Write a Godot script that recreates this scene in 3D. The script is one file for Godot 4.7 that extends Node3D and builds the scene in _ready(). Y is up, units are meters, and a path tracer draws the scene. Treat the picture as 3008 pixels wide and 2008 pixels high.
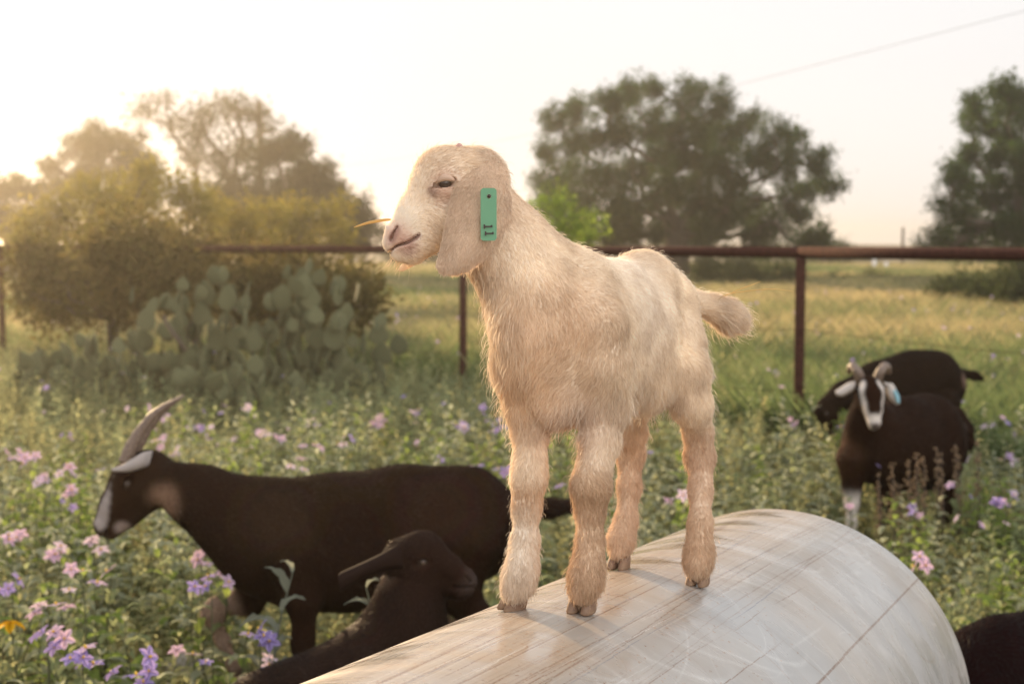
extends Node3D

# ---------------------------------------------------------------- helpers
const FOCAL := 4177.0          # focal length of the lens in photo pixels (3008 wide)
const PITCH := 0.06999         # the camera looks down by four degrees
var rng := RandomNumberGenerator.new()
var M := {}

func at(px: float, py: float, d: float) -> Vector3:
	var x := (px - 1504.0) / FOCAL * d
	var y := (1004.0 - py) / FOCAL * d
	return Vector3(x, 1.3 + y * cos(PITCH) - d * sin(PITCH), -y * sin(PITCH) - d * cos(PITCH))

func numbered(called: String, parent: Node) -> String:
	if not parent.has_node(NodePath(called)):
		return called
	var key := called + "#" + str(parent.get_instance_id())
	var n: int = counts.get(key, 0) + 1
	counts[key] = n
	return called + "_%03d" % n
var counts := {}

func put(o: Node, called: String, parent: Node = self) -> Node:
	o.name = numbered(called, parent)
	parent.add_child(o, true)
	return o

func tag(o: Node, label: String, category := "", group := "", kind := "") -> Node:
	if label: o.set_meta("label", label)
	if category: o.set_meta("category", category)
	if group: o.set_meta("group", group)
	if kind: o.set_meta("kind", kind)
	return o

func thing(called: String, label: String, category: String, where := Vector3.ZERO, group := "") -> Node3D:
	var o := Node3D.new()
	put(o, called)
	o.position = where
	tag(o, label, category, group)
	return o

func part(called: String, mesh: Mesh, mat: Material, parent: Node, where := Vector3.ZERO) -> MeshInstance3D:
	var o := MeshInstance3D.new()
	o.mesh = mesh
	o.material_override = mat
	put(o, called, parent)
	o.position = where
	return o

func scatter(called: String, mesh: Mesh, mat: Material, places: Array, tints: Array, parent: Node) -> MultiMeshInstance3D:
	var mm := MultiMesh.new()
	mm.transform_format = MultiMesh.TRANSFORM_3D
	mm.use_colors = true
	mm.mesh = mesh
	mm.instance_count = places.size()
	for i in places.size():
		mm.set_instance_transform(i, places[i])
		mm.set_instance_color(i, tints[i])
	var o := MultiMeshInstance3D.new()
	o.multimesh = mm
	o.material_override = mat
	put(o, called, parent)
	return o

func mat(albedo: Color, rough := 0.9, vertex := false) -> StandardMaterial3D:
	var m := StandardMaterial3D.new()
	m.albedo_color = albedo.linear_to_srgb()
	m.roughness = rough
	m.vertex_color_use_as_albedo = vertex
	return m

func mottled(a: Color, b: Color, freq: float, scale: float, rough := 0.9, bump := 0.0) -> StandardMaterial3D:
	# a surface whose colour wanders between two linear tones, with relief of the same grain
	var m := mat(Color.WHITE, rough)
	var n := FastNoiseLite.new()
	n.seed = 7
	n.frequency = freq
	n.fractal_octaves = 5
	var t := NoiseTexture2D.new()
	t.width = 512; t.height = 512; t.seamless = true; t.noise = n
	var g := Gradient.new()
	g.set_color(0, a.linear_to_srgb()); g.set_color(1, b.linear_to_srgb())
	t.color_ramp = g
	m.albedo_texture = t
	m.uv1_triplanar = true
	m.uv1_scale = Vector3.ONE * scale
	if bump > 0.0:
		var h := NoiseTexture2D.new()
		h.width = 512; h.height = 512; h.seamless = true; h.noise = n
		m.heightmap_enabled = true
		m.heightmap_texture = h
		m.heightmap_scale = bump
	return m

func leafy(c: Color, through: float, rough := 0.6) -> StandardMaterial3D:
	var m := mat(c, rough, true)
	m.backlight_enabled = true
	m.backlight = Color(through, through, through)
	m.metallic_specular = 0.2
	return m

func tube(st: SurfaceTool, pts: Array, radii: Array, sides := 8, cap := true, tint := Color.WHITE) -> void:
	# a round bar along pts, with its own radius at each point
	var rings := []
	var prev := Vector3.ZERO
	for i in pts.size():
		var a: Vector3 = pts[max(i - 1, 0)]
		var b: Vector3 = pts[min(i + 1, pts.size() - 1)]
		var t := (b - a).normalized()
		var side := prev - t * prev.dot(t)
		if side.length() < 0.01:
			side = t.cross(Vector3(0.31, 0.9, 0.3))
		side = side.normalized()
		prev = side
		var up := side.cross(t)
		var ring := []
		for k in sides:
			var w := TAU * k / sides
			ring.append(pts[i] + (side * cos(w) + up * sin(w)) * radii[i])
		rings.append(ring)
	st.set_color(tint)
	for i in rings.size() - 1:
		for k in sides:
			var k2 := (k + 1) % sides
			for v in [rings[i][k], rings[i + 1][k], rings[i + 1][k2], rings[i][k], rings[i + 1][k2], rings[i][k2]]:
				st.add_vertex(v)
	if cap:
		for e in [0, rings.size() - 1]:
			for k in sides:
				var k2 := (k + 1) % sides
				var tri := [pts[e], rings[e][k], rings[e][k2]] if e == 0 else [pts[e], rings[e][k2], rings[e][k]]
				for v in tri:
					st.add_vertex(v)

func start() -> SurfaceTool:
	var st := SurfaceTool.new()
	st.begin(Mesh.PRIMITIVE_TRIANGLES)
	st.set_smooth_group(0)
	return st

func done(st: SurfaceTool) -> ArrayMesh:
	st.index()
	st.generate_normals()
	return st.commit()

func ball(r: Vector3, rings := 10, around := 16) -> ArrayMesh:
	var s := SphereMesh.new()
	s.radius = 1.0; s.height = 2.0; s.rings = rings; s.radial_segments = around
	var st := SurfaceTool.new()
	st.begin(Mesh.PRIMITIVE_TRIANGLES)
	st.append_from(s, 0, Transform3D(Basis.from_scale(r), Vector3.ZERO))
	return st.commit()

func sheet(rows: Array, cols: int, thick: float) -> ArrayMesh:
	# a thin closed skin: rows of points (each row a PackedVector3Array of cols points), given thickness along its own normals
	var n := rows.size()
	var nor := []
	for i in n:
		var line := []
		for j in cols:
			var du: Vector3 = rows[i][min(j + 1, cols - 1)] - rows[i][max(j - 1, 0)]
			var dv: Vector3 = rows[min(i + 1, n - 1)][j] - rows[max(i - 1, 0)][j]
			line.append(du.cross(dv).normalized())
		nor.append(line)
	var st := start()
	st.set_color(Color.WHITE)
	for side in [1.0, -1.0]:
		for i in n - 1:
			for j in cols - 1:
				var q := []
				for c in [[0, 0], [0, 1], [1, 1], [1, 0]]:
					var edge: bool = (i + c[0] == 0 or i + c[0] == n - 1 or j + c[1] == 0 or j + c[1] == cols - 1)
					q.append(rows[i + c[0]][j + c[1]] + nor[i + c[0]][j + c[1]] * side * thick * (0.25 if edge else 1.0))
				var order := [0, 1, 2, 0, 2, 3] if side > 0 else [0, 2, 1, 0, 3, 2]
				for o in order:
					st.add_vertex(q[o])
	# the rim between both skins
	var rim := []
	for j in cols: rim.append([0, j])
	for i in range(1, n): rim.append([i, cols - 1])
	for j in range(cols - 2, -1, -1): rim.append([n - 1, j])
	for i in range(n - 2, 0, -1): rim.append([i, 0])
	for e in rim.size():
		var a = rim[e]
		var b = rim[(e + 1) % rim.size()]
		var a1 = rows[a[0]][a[1]] + nor[a[0]][a[1]] * thick * 0.25
		var a2 = rows[a[0]][a[1]] - nor[a[0]][a[1]] * thick * 0.25
		var b1 = rows[b[0]][b[1]] + nor[b[0]][b[1]] * thick * 0.25
		var b2 = rows[b[0]][b[1]] - nor[b[0]][b[1]] * thick * 0.25
		for v in [a1, b2, b1, a1, a2, b2]:
			st.add_vertex(v)
	return done(st)

# ---------------------------------------------------------------- bodies: tapered capsules joined into one skin
class Blob:
	var cell := 0.005
	var bones := []       # [a, b, ra, rb, blend, cut]
	var paint := []       # [centre, radius, colour, softness]
	var base := Color(0.5, 0.5, 0.5)
	var vert := PackedVector3Array()
	var norm := PackedVector3Array()
	var tint := PackedColorArray()
	var tris := PackedInt32Array()

	func bone(a: Vector3, b: Vector3, ra: float, rb: float, blend := 0.02, cut := false) -> void:
		bones.append([a, b, ra, rb, blend, cut])

	func run(nodes: Array, blend := 0.02) -> void:    # a chain of [point, radius]
		for i in nodes.size() - 1:
			bone(nodes[i][0], nodes[i + 1][0], nodes[i][1], nodes[i + 1][1], blend)

	func colour(p: Vector3) -> Color:
		var c := base
		for q in paint:
			var d: float = (p - q[0]).length() / q[1]
			var w := 1.0 - smoothstep(1.0 - q[3], 1.0 + q[3], d)
			if w > 0.0:
				c = c.lerp(q[2], w)
		return c

	func build() -> void:
		var lo := Vector3.ONE * 1e9
		var hi := -lo
		for b in bones:
			if b[5]: continue
			for e in 2:
				var r: float = b[2 + e] + 0.01
				lo = lo.min(b[e] - Vector3.ONE * r)
				hi = hi.max(b[e] + Vector3.ONE * r)
		lo -= Vector3.ONE * cell * 2.0
		var nx := int((hi.x - lo.x) / cell) + 4
		var ny := int((hi.y - lo.y) / cell) + 4
		var nz := int((hi.z - lo.z) / cell) + 4
		var f := PackedFloat32Array()
		f.resize(nx * ny * nz)
		f.fill(1.0)
		var nxy := nx * ny
		for pass_ in 2:
			for b in bones:
				if b[5] != (pass_ == 1): continue
				var a: Vector3 = b[0]
				var ab: Vector3 = b[1] - a
				var r0: float = b[2]
				var dr: float = b[3] - r0
				var k: float = b[4]
				var m: float = maxf(r0, b[3]) + k + cell * 2.0
				var p0 := ((a.min(b[1]) - Vector3.ONE * m - lo) / cell).floor()
				var p1 := ((a.max(b[1]) + Vector3.ONE * m - lo) / cell).ceil()
				var x0 := maxi(int(p0.x), 0); var x1 := mini(int(p1.x), nx - 1)
				var y0 := maxi(int(p0.y), 0); var y1 := mini(int(p1.y), ny - 1)
				var z0 := maxi(int(p0.z), 0); var z1 := mini(int(p1.z), nz - 1)
				var l2 := maxf(ab.length_squared(), 1e-12)
				var cut: bool = b[5]
				for z in range(z0, z1 + 1):
					for y in range(y0, y1 + 1):
						var row := z * nxy + y * nx
						for x in range(x0, x1 + 1):
							var p := Vector3(lo.x + x * cell, lo.y + y * cell, lo.z + z * cell) - a
							var h := clampf(p.dot(ab) / l2, 0.0, 1.0)
							var d := (p - ab * h).length() - r0 - dr * h
							var g := f[row + x]
							if cut:
								var w := k - absf(g + d)
								f[row + x] = maxf(g, -d) + (w * w / k * 0.25 if w > 0.0 else 0.0)
							else:
								var w := k - absf(g - d)
								f[row + x] = minf(g, d) - (w * w / k * 0.25 if w > 0.0 else 0.0)
		var cells := {}
		var first := vert.size()
		var near := cell * 1.8
		var offs := [0, 1, nx, nx + 1, nxy, nxy + 1, nxy + nx, nxy + nx + 1]
		var edges := [[0, 1], [2, 3], [4, 5], [6, 7], [0, 2], [1, 3], [4, 6], [5, 7], [0, 4], [1, 5], [2, 6], [3, 7]]
		for z in nz - 1:
			for y in ny - 1:
				var row := z * nxy + y * nx
				for x in nx - 1:
					var i := row + x
					if absf(f[i]) > near: continue
					var mask := 0
					for c in 8:
						if f[i + offs[c]] < 0.0: mask |= 1 << c
					if mask == 0 or mask == 255: continue
					var s := Vector3.ZERO
					var n := 0
					for e in edges:
						var va := f[i + offs[e[0]]]
						var vb := f[i + offs[e[1]]]
						if (va < 0.0) != (vb < 0.0):
							var t := va / (va - vb)
							var pa := Vector3(e[0] & 1, (e[0] >> 1) & 1, e[0] >> 2)
							var pb := Vector3(e[1] & 1, (e[1] >> 1) & 1, e[1] >> 2)
							s += pa.lerp(pb, t)
							n += 1
					s /= n
					var gr := Vector3(f[i + 1] - f[i] + f[i + nx + 1] - f[i + nx] + f[i + nxy + 1] - f[i + nxy], f[i + nx] - f[i] + f[i + nx + 1] - f[i + 1] + f[i + nxy + nx] - f[i + nxy], f[i + nxy] - f[i] + f[i + nxy + 1] - f[i + 1] + f[i + nxy + nx] - f[i + nx])
					cells[i] = vert.size()
					vert.append(lo + (Vector3(x, y, z) + s) * cell)
					norm.append(gr.normalized())
		var step := [1, nx, nxy]
		for i in cells:
			var v0: int = cells[i]
			for ax in 3:
				var inside := f[i] < 0.0
				if inside == (f[i + step[ax]] < 0.0): continue
				var su: int = step[(ax + 1) % 3]
				var sv: int = step[(ax + 2) % 3]
				if not (cells.has(i - su) and cells.has(i - sv) and cells.has(i - su - sv)): continue
				var v1: int = cells[i - su]
				var v2: int = cells[i - su - sv]
				var v3: int = cells[i - sv]
				if inside:
					tris.append_array(PackedInt32Array([v0, v2, v1, v0, v3, v2]))
				else:
					tris.append_array(PackedInt32Array([v0, v1, v2, v0, v2, v3]))
		for i in range(first, vert.size()):
			tint.append(colour(vert[i]))
		bones = []

	func mesh() -> ArrayMesh:
		var arr := []
		arr.resize(Mesh.ARRAY_MAX)
		arr[Mesh.ARRAY_VERTEX] = vert
		arr[Mesh.ARRAY_NORMAL] = norm
		arr[Mesh.ARRAY_COLOR] = tint
		arr[Mesh.ARRAY_INDEX] = tris
		var m := ArrayMesh.new()
		m.add_surface_from_arrays(Mesh.PRIMITIVE_TRIANGLES, arr)
		return m

func px_of(p: Vector3) -> Vector2:
	var q := p - Vector3(0, 1.3, 0)
	var d := -q.z * cos(PITCH) - q.y * sin(PITCH)
	var y := q.y * cos(PITCH) - q.z * sin(PITCH)
	return Vector2(1504.0 + q.x / d * FOCAL, 1004.0 - y / d * FOCAL)

func strand_mesh() -> ArrayMesh:
	# one hair: rises out of the skin, then lies along its own z axis
	var st := SurfaceTool.new()
	st.begin(Mesh.PRIMITIVE_TRIANGLES)
	var prof := [Vector3(1.0, 0.0, 0.0), Vector3(0.85, 0.2, 0.36), Vector3(0.55, 0.26, 0.72), Vector3(0.0, 0.24, 1.0)]
	for i in 3:
		var a: Vector3 = prof[i]
		var b: Vector3 = prof[i + 1]
		var q := [Vector3(-a.x * 0.5, a.y, a.z), Vector3(a.x * 0.5, a.y, a.z), Vector3(b.x * 0.5, b.y, b.z), Vector3(-b.x * 0.5, b.y, b.z)]
		for o in ([0, 1, 2, 0, 2, 3] if i < 2 else [0, 1, 2]):
			st.set_normal(Vector3(0, 1, 0))
			st.add_vertex(q[o])
	return st.commit()

func coat(b: Blob, hints: Array, count: int, width: float, mat_: Material, parent: Node, vary := 0.12, clump := 0.0, label := "coat", longer := 1.0, bald := 0.0) -> void:
	# hair all over a body; hints are [px, py, dx, dy, length], weighted by nearness
	var nv := b.vert.size()
	var flow := PackedVector3Array(); flow.resize(nv)
	var lens := PackedFloat32Array(); lens.resize(nv)
	var right := Vector3(1, 0, 0)
	var down := Vector3(0, -cos(PITCH), sin(PITCH))
	for i in nv:
		var p := px_of(b.vert[i])
		var d := Vector2.ZERO
		var l := 0.0
		var s := 0.0
		for h in hints:
			var ex: float = p.x - h[0]
			var ey: float = p.y - h[1]
			var w := 1.0 / (ex * ex + ey * ey + 400.0)
			w *= w
			d += Vector2(h[2], h[3]) * w
			l += h[4] * w
			s += w
		flow[i] = right * d.x / s + down * d.y / s
		lens[i] = l / s * longer
	var nz := FastNoiseLite.new()
	nz.seed = 3
	nz.frequency = 22.0
	var wide := FastNoiseLite.new()
	wide.seed = 8
	wide.frequency = 6.0
	var nt := b.tris.size() / 3
	var cum := PackedFloat32Array(); cum.resize(nt)
	var total := 0.0
	for t in nt:
		total += (b.vert[b.tris[t * 3 + 1]] - b.vert[b.tris[t * 3]]).cross(b.vert[b.tris[t * 3 + 2]] - b.vert[b.tris[t * 3]]).length()
		cum[t] = total
	var places := []
	var tints := []
	var t := 0
	for k in count:
		var want := total * (k + rng.randf()) / count
		while t < nt - 1 and cum[t] < want: t += 1
		var u := rng.randf()
		var v := rng.randf()
		if u + v > 1.0:
			u = 1.0 - u; v = 1.0 - v
		var a := b.tris[t * 3]; var c := b.tris[t * 3 + 1]; var e := b.tris[t * 3 + 2]
		var p := b.vert[a] * (1.0 - u - v) + b.vert[c] * u + b.vert[e] * v
		if b.tint[a].g < bald: continue
		var n := b.norm[a]
		var n1 := nz.get_noise_3dv(p)
		var n2 := nz.get_noise_3dv(p + Vector3(5, 3, 9))
		var dir := flow[a] + Vector3(rng.randf_range(-0.25, 0.25), rng.randf_range(-0.25, 0.25), rng.randf_range(-0.25, 0.25)) + Vector3(n1, n2, n1 - n2) * (0.3 + clump)
		dir = (dir - n * dir.dot(n)).normalized()
		if dir.length() < 0.5: dir = n.cross(Vector3(1, 0.2, 0.1)).normalized()
		var side := n.cross(dir).normalized()
		var len_ := lens[a] * rng.randf_range(0.65, 1.2)
		var lift := rng.randf_range(0.5, 1.6)
		if rng.randf() < 0.05:
			lift *= 2.2; len_ *= 1.25
		var roll := rng.randf_range(-1.0, 1.0)
		var up := n * lift + side * roll * 0.5
		places.append(Transform3D(Basis(side * width * rng.randf_range(0.7, 1.3) + n * roll * width * 0.8, up * len_, dir * len_), p - n * 0.0008))
		var s := 1.0 + rng.randf_range(-vary, vary) + n2 * vary * 1.4
		s += 1.5 * vary * wide.get_noise_3dv(p)
		var col := b.tint[a]
		tints.append(Color(col.r * s, col.g * s * lerpf(1.0, s, 0.3), col.b * s * lerpf(1.0, s, 0.6)))
	var o := scatter(label, M.strand, mat_, places, tints, parent)
	o.set_meta("kind", "stuff")

func _ready() -> void:
	rng.seed = 20
	# camera
	var cam := Camera3D.new()
	cam.name = "camera"
	cam.fov = 27.03
	cam.position = Vector3(0, 1.3, 0)
	cam.rotation.x = -PITCH
	cam.near = 0.05
	cam.far = 2000.0
	var lens := CameraAttributesPhysical.new()
	lens.frustum_focal_length = 50.0
	lens.frustum_focus_distance = 1.5
	lens.exposure_aperture = 8.0
	lens.frustum_near = 0.05
	lens.frustum_far = 2000.0
	cam.attributes = lens
	add_child(cam)
	# sky: a pale evening sky, brightest round the low sun at the left
	var sun_dir := Vector3(-sin(SUN_AZ) * cos(SUN_EL), sin(SUN_EL), -cos(SUN_AZ) * cos(SUN_EL))
	var img := Image.create(512, 256, false, Image.FORMAT_RGBF)
	var veil := FastNoiseLite.new()
	veil.seed = 5
	veil.frequency = 1.6
	for y in 256:
		for x in 512:
			var up := PI * (0.5 - (y + 0.5) / 256.0)
			var az := TAU * ((x + 0.5) / 512.0 - 0.5)
			var d := Vector3(sin(az) * cos(up), sin(up), -cos(az) * cos(up))
			var c := d.dot(sun_dir)
			var e := maxf(sin(up), 0.0)
			var low := pow(1.0 - e, 5.0)
			var col := Color(0.64, 0.66, 0.69).lerp(Color(0.70, 0.65, 0.605), low)
			var near := pow(maxf(c * 0.5 + 0.5, 0.0), 7.0)
			var close := pow(maxf(c, 0.0), 40.0)
			col = col * (0.97 + 0.03 * veil.get_noise_3dv(d * Vector3(1, 3, 1))) + Color(0.74, 0.75, 0.80) * near + Color(1.2, 1.05, 0.85) * close
			img.set_pixel(x, y, Color(col.r, col.g, col.b))
	var pan := PanoramaSkyMaterial.new()
	pan.panorama = ImageTexture.create_from_image(img)
	var sky := Sky.new()
	sky.sky_material = pan
	var env := Environment.new()
	env.background_mode = Environment.BG_SKY
	env.sky = sky
	env.tonemap_mode = Environment.TONE_MAPPER_LINEAR
	env.tonemap_exposure = 1.52
	env.sdfgi_enabled = true
	env.ssao_enabled = true
	env.ssil_enabled = true
	if FOG > 0.0:
		env.volumetric_fog_enabled = true
		env.volumetric_fog_density = FOG
		env.volumetric_fog_anisotropy = 0.78
		env.volumetric_fog_albedo = Color(1.0, 0.97, 0.92)
	var we := WorldEnvironment.new()
	we.name = "world"
	we.environment = env
	add_child(we)
	var sun := DirectionalLight3D.new()
	sun.name = "sun"
	sun.light_color = Color(1.0, 0.86, 0.67)
	sun.light_energy = 1.6
	sun.light_angular_distance = 0.5
	sun.shadow_enabled = true
	add_child(sun)
	sun.look_at_from_position(Vector3.ZERO, -sun_dir, Vector3.UP)
	materials()
	ground()
	fence()
	if WHAT & 1: trees()
	tank()
	if WHAT & 2: pale_kid()
	if WHAT & 4:
		walking_goat()
		black_kid()
		facing_goat()
		grazing_goat()
		corner_goat()
	if WHAT & 8: plants()

const SUN_AZ := 0.50
const SUN_EL := 0.235
const FOG := 0.0018
const WHAT := 15

func materials() -> void:
	M.strand = strand_mesh()
	M.skin = mat(Color.WHITE, 0.9, true)
	M.hair = leafy(Color.WHITE, 1.0, 0.7)
	M.hair.metallic_specular = 0.4
	M.dark_skin = mat(Color.WHITE, 0.9, true)
	M.dark_skin.metallic_specular = 0.12
	M.dark_hair = leafy(Color.WHITE, 1.0, 0.5)
	M.dark_hair.metallic_specular = 0.32
	M.ear = leafy(Color(0.88, 0.71, 0.545), 0.8, 0.85)
	M.pale_ear = leafy(Color(0.40, 0.345, 0.315), 0.6, 0.8)
	M.dark_ear = leafy(Color(0.022, 0.012, 0.009), 0.6, 0.8)
	M.white_ear = leafy(Color(0.60, 0.54, 0.49), 0.6, 0.8)
	M.eye = mat(Color(0.075, 0.052, 0.036), 0.12)
	M.lid = mat(Color(0.62, 0.43, 0.31), 0.85)
	M.bud = mat(Color(0.52, 0.27, 0.22), 0.6)
	M.tag = mat(Color(0.14, 0.33, 0.18), 0.5)
	M.blue_tag = mat(Color(0.25, 0.48, 0.55), 0.5)
	M.ink = mat(Color(0.06, 0.035, 0.03), 0.7)
	M.hoof = mottled(Color(0.16, 0.09, 0.055), Color(0.36, 0.23, 0.14), 0.02, 8.0, 0.6)
	M.horn = mottled(Color(0.13, 0.085, 0.06), Color(0.26, 0.19, 0.145), 0.03, 6.0, 0.5, 0.3)
	M.whisker = leafy(Color(0.85, 0.70, 0.5), 1.0, 0.5)
	M.rust = mottled(Color(0.035, 0.014, 0.010), Color(0.095, 0.040, 0.028), 0.02, 3.0, 0.9, 0.2)
	M.rust.metallic_specular = 0.2
	M.bark = mottled(Color(0.05, 0.038, 0.028), Color(0.12, 0.09, 0.065), 0.03, 1.2, 0.95, 2.0)
	M.leaf = leafy(Color.WHITE, 1.15, 0.6)
	M.herb = leafy(Color.WHITE, 1.12, 0.85)
	M.herb.metallic_specular = 0.1
	M.cactus = mottled(Color(0.085, 0.090, 0.044), Color(0.15, 0.15, 0.082), 0.02, 3.0, 0.85)
	M.cactus.metallic_specular = 0.25
	M.wood = mottled(Color(0.05, 0.035, 0.025), Color(0.11, 0.08, 0.06), 0.03, 4.0, 0.9)
	M.straw = leafy(Color(0.66, 0.48, 0.22), 1.0, 0.6)
	M.stone = mottled(Color(0.22, 0.19, 0.16), Color(0.40, 0.36, 0.31), 0.02, 2.0, 0.95, 1.0)
	M.wire = mat(Color(0.22, 0.21, 0.20), 0.7)
	M.petal = leafy(Color.WHITE, 0.9, 0.6)
	M.seed = leafy(Color(0.24, 0.16, 0.095), 0.5, 0.9)
	M.white_post = mat(Color(0.7, 0.68, 0.64), 0.7)

# ---------------------------------------------------------------- goats
func n(px: float, py: float, d: float, r: float) -> Array:      # a joint: point and radius, the radius in photo pixels at that distance
	return [at(px, py, d), r * d / FOCAL]

func frame(o: Vector3, forward: Vector3, up: Vector3, s: float) -> Transform3D:
	var x := forward.normalized()
	var z := x.cross(up).normalized()
	return Transform3D(Basis(x * s, z.cross(x).normalized() * s, z * s), o)

func hb(b: Blob, f: Transform3D, a: Vector3, ra: float, c: Vector3, rc: float, blend: float, cut := false) -> void:
	var s := f.basis.x.length()
	b.bone(f * a, f * c, ra * s, rc * s, blend * s, cut)

func kid_head(b: Blob, f: Transform3D) -> void:
	# local units: one photo pixel of the pale kid; x to the nose, y up, z sideways
	hb(b, f, Vector3(-22, -6, 0), 101, Vector3(58, -8, 0), 99, 40)
	hb(b, f, Vector3(58, -8, 0), 99, Vector3(135, -98, 0), 66, 30)
	hb(b, f, Vector3(135, -98, 0), 66, Vector3(186, -164, 0), 53, 25)
	hb(b, f, Vector3(60, -112, 0), 76, Vector3(160, -205, 0), 41, 25)
	hb(b, f, Vector3(160, -205, 0), 40, Vector3(196, -215, 0), 25, 12)
	hb(b, f, Vector3(196, -168, 0), 48, Vector3(206, -182, 0), 40, 14)
	for s in [-1, 1]:
		hb(b, f, Vector3(-10, -60, 26 * s), 74, Vector3(40, -95, 18 * s), 66, 30)
		hb(b, f, Vector3(20, 18, 84 * s), 15, Vector3(88, 2, 74 * s), 13, 16)      # brow
		hb(b, f, Vector3(40, -42, 88 * s), 12, Vector3(88, -44, 74 * s), 12, 16)   # lower lid
		hb(b, f, Vector3(208, -168, 26 * s), 17, Vector3(216, -186, 16 * s), 17, 10)  # nostril wing
	for s in [-1, 1]:
		hb(b, f, Vector3(38, -15, 100 * s), 14, Vector3(82, -23, 88 * s), 11, 8, true)
		for k in 12:       # the parting of the lips, cut in from the side
			var t := k / 11.0
			var q := Vector3(lerpf(220, 136, t), lerpf(-208, -166, t) + 3.0 * sin(t * 7.0), lerpf(14, 45, pow(t, 0.8)) * s)
			hb(b, f, q, 4, q + Vector3(4, 0, 40 * s), 4, 5, true)
		for k in 4:
			var t := k / 3.0
			var q := Vector3(lerpf(214, 198, t), lerpf(-176, -143, t), lerpf(30, 38, t) * s)
			hb(b, f, q, lerpf(7, 4, t), q + Vector3(14, 4, 30 * s), lerpf(8, 5, t), 5, true)
		hb(b, f, Vector3(232, -190, 8 * s), 3, Vector3(244, -176, 16 * s), 3, 5, true)
	hb(b, f, Vector3(223, -211, -20), 5, Vector3(223, -211, 20), 5, 6, true)

func ear_rows(edges: Array, d0: float, bulge: float, cols := 9, tilt := 0.0, steps := 4, root := 0.0) -> Array:
	# rows from [left px, left py, right px, right py], smoothly interpolated; the middle swells towards the camera
	var rows := []
	for i in edges.size() - 1:
		var e0 = edges[max(i - 1, 0)]; var e1 = edges[i]; var e2 = edges[i + 1]; var e3 = edges[min(i + 2, edges.size() - 1)]
		for s in (steps if i < edges.size() - 2 else steps + 1):
			var t := float(s) / steps
			var q := []
			for k in 4:
				q.append(cubic_interpolate(e1[k], e2[k], e0[k], e3[k], t))
			var along := (i + t) / (edges.size() - 1)
			var line := PackedVector3Array()
			for j in cols:
				var w := float(j) / (cols - 1)
				var sw := sin(PI * w) * sin(PI * (0.15 + 0.75 * along))
				line.append(at(lerpf(q[0], q[2], w), lerpf(q[1], q[3], w), d0 - bulge * sw + tilt * along + root * (1.0 - smoothstep(0.0, 0.28, along))))
			rows.append(line)
	return rows

func hoof(p: Vector3, r: float, h: float, face: Vector3, parent: Node) -> void:
	# two toes, each a short bevelled wedge
	var st := start()
	var side := Vector3.UP.cross(face).normalized()
	for s in [-1.0, 1.0]:
		var c: Vector3 = p + side * r * 0.52 * s
		var rings := []
		for k in 4:
			var y: float = [0.0, 0.12, 0.65, 1.0][k] * h
			var w: float = [0.86, 1.0, 0.86, 0.55][k]
			var ring := []
			for j in 10:
				var a := TAU * j / 10.0
				var fw := cos(a) * r * w * (1.05 if cos(a) > 0 else 0.9)
				ring.append(c + side * sin(a) * r * 0.5 * w + face * (fw - y * 0.45) + Vector3.UP * y)
			rings.append(ring)
		for k in 3:
			for j in 10:
				var j2 := (j + 1) % 10
				for v in [rings[k][j], rings[k][j2], rings[k + 1][j2], rings[k][j], rings[k + 1][j2], rings[k + 1][j]]:
					st.add_vertex(v)
		for j in 10:
			for v in [c, rings[0][(j + 1) % 10], rings[0][j], c + face * (-0.45 * h) + Vector3.UP * h, rings[3][j], rings[3][(j + 1) % 10]]:
				st.add_vertex(v)
	part("hoof", done(st), M.hoof, parent)

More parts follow.
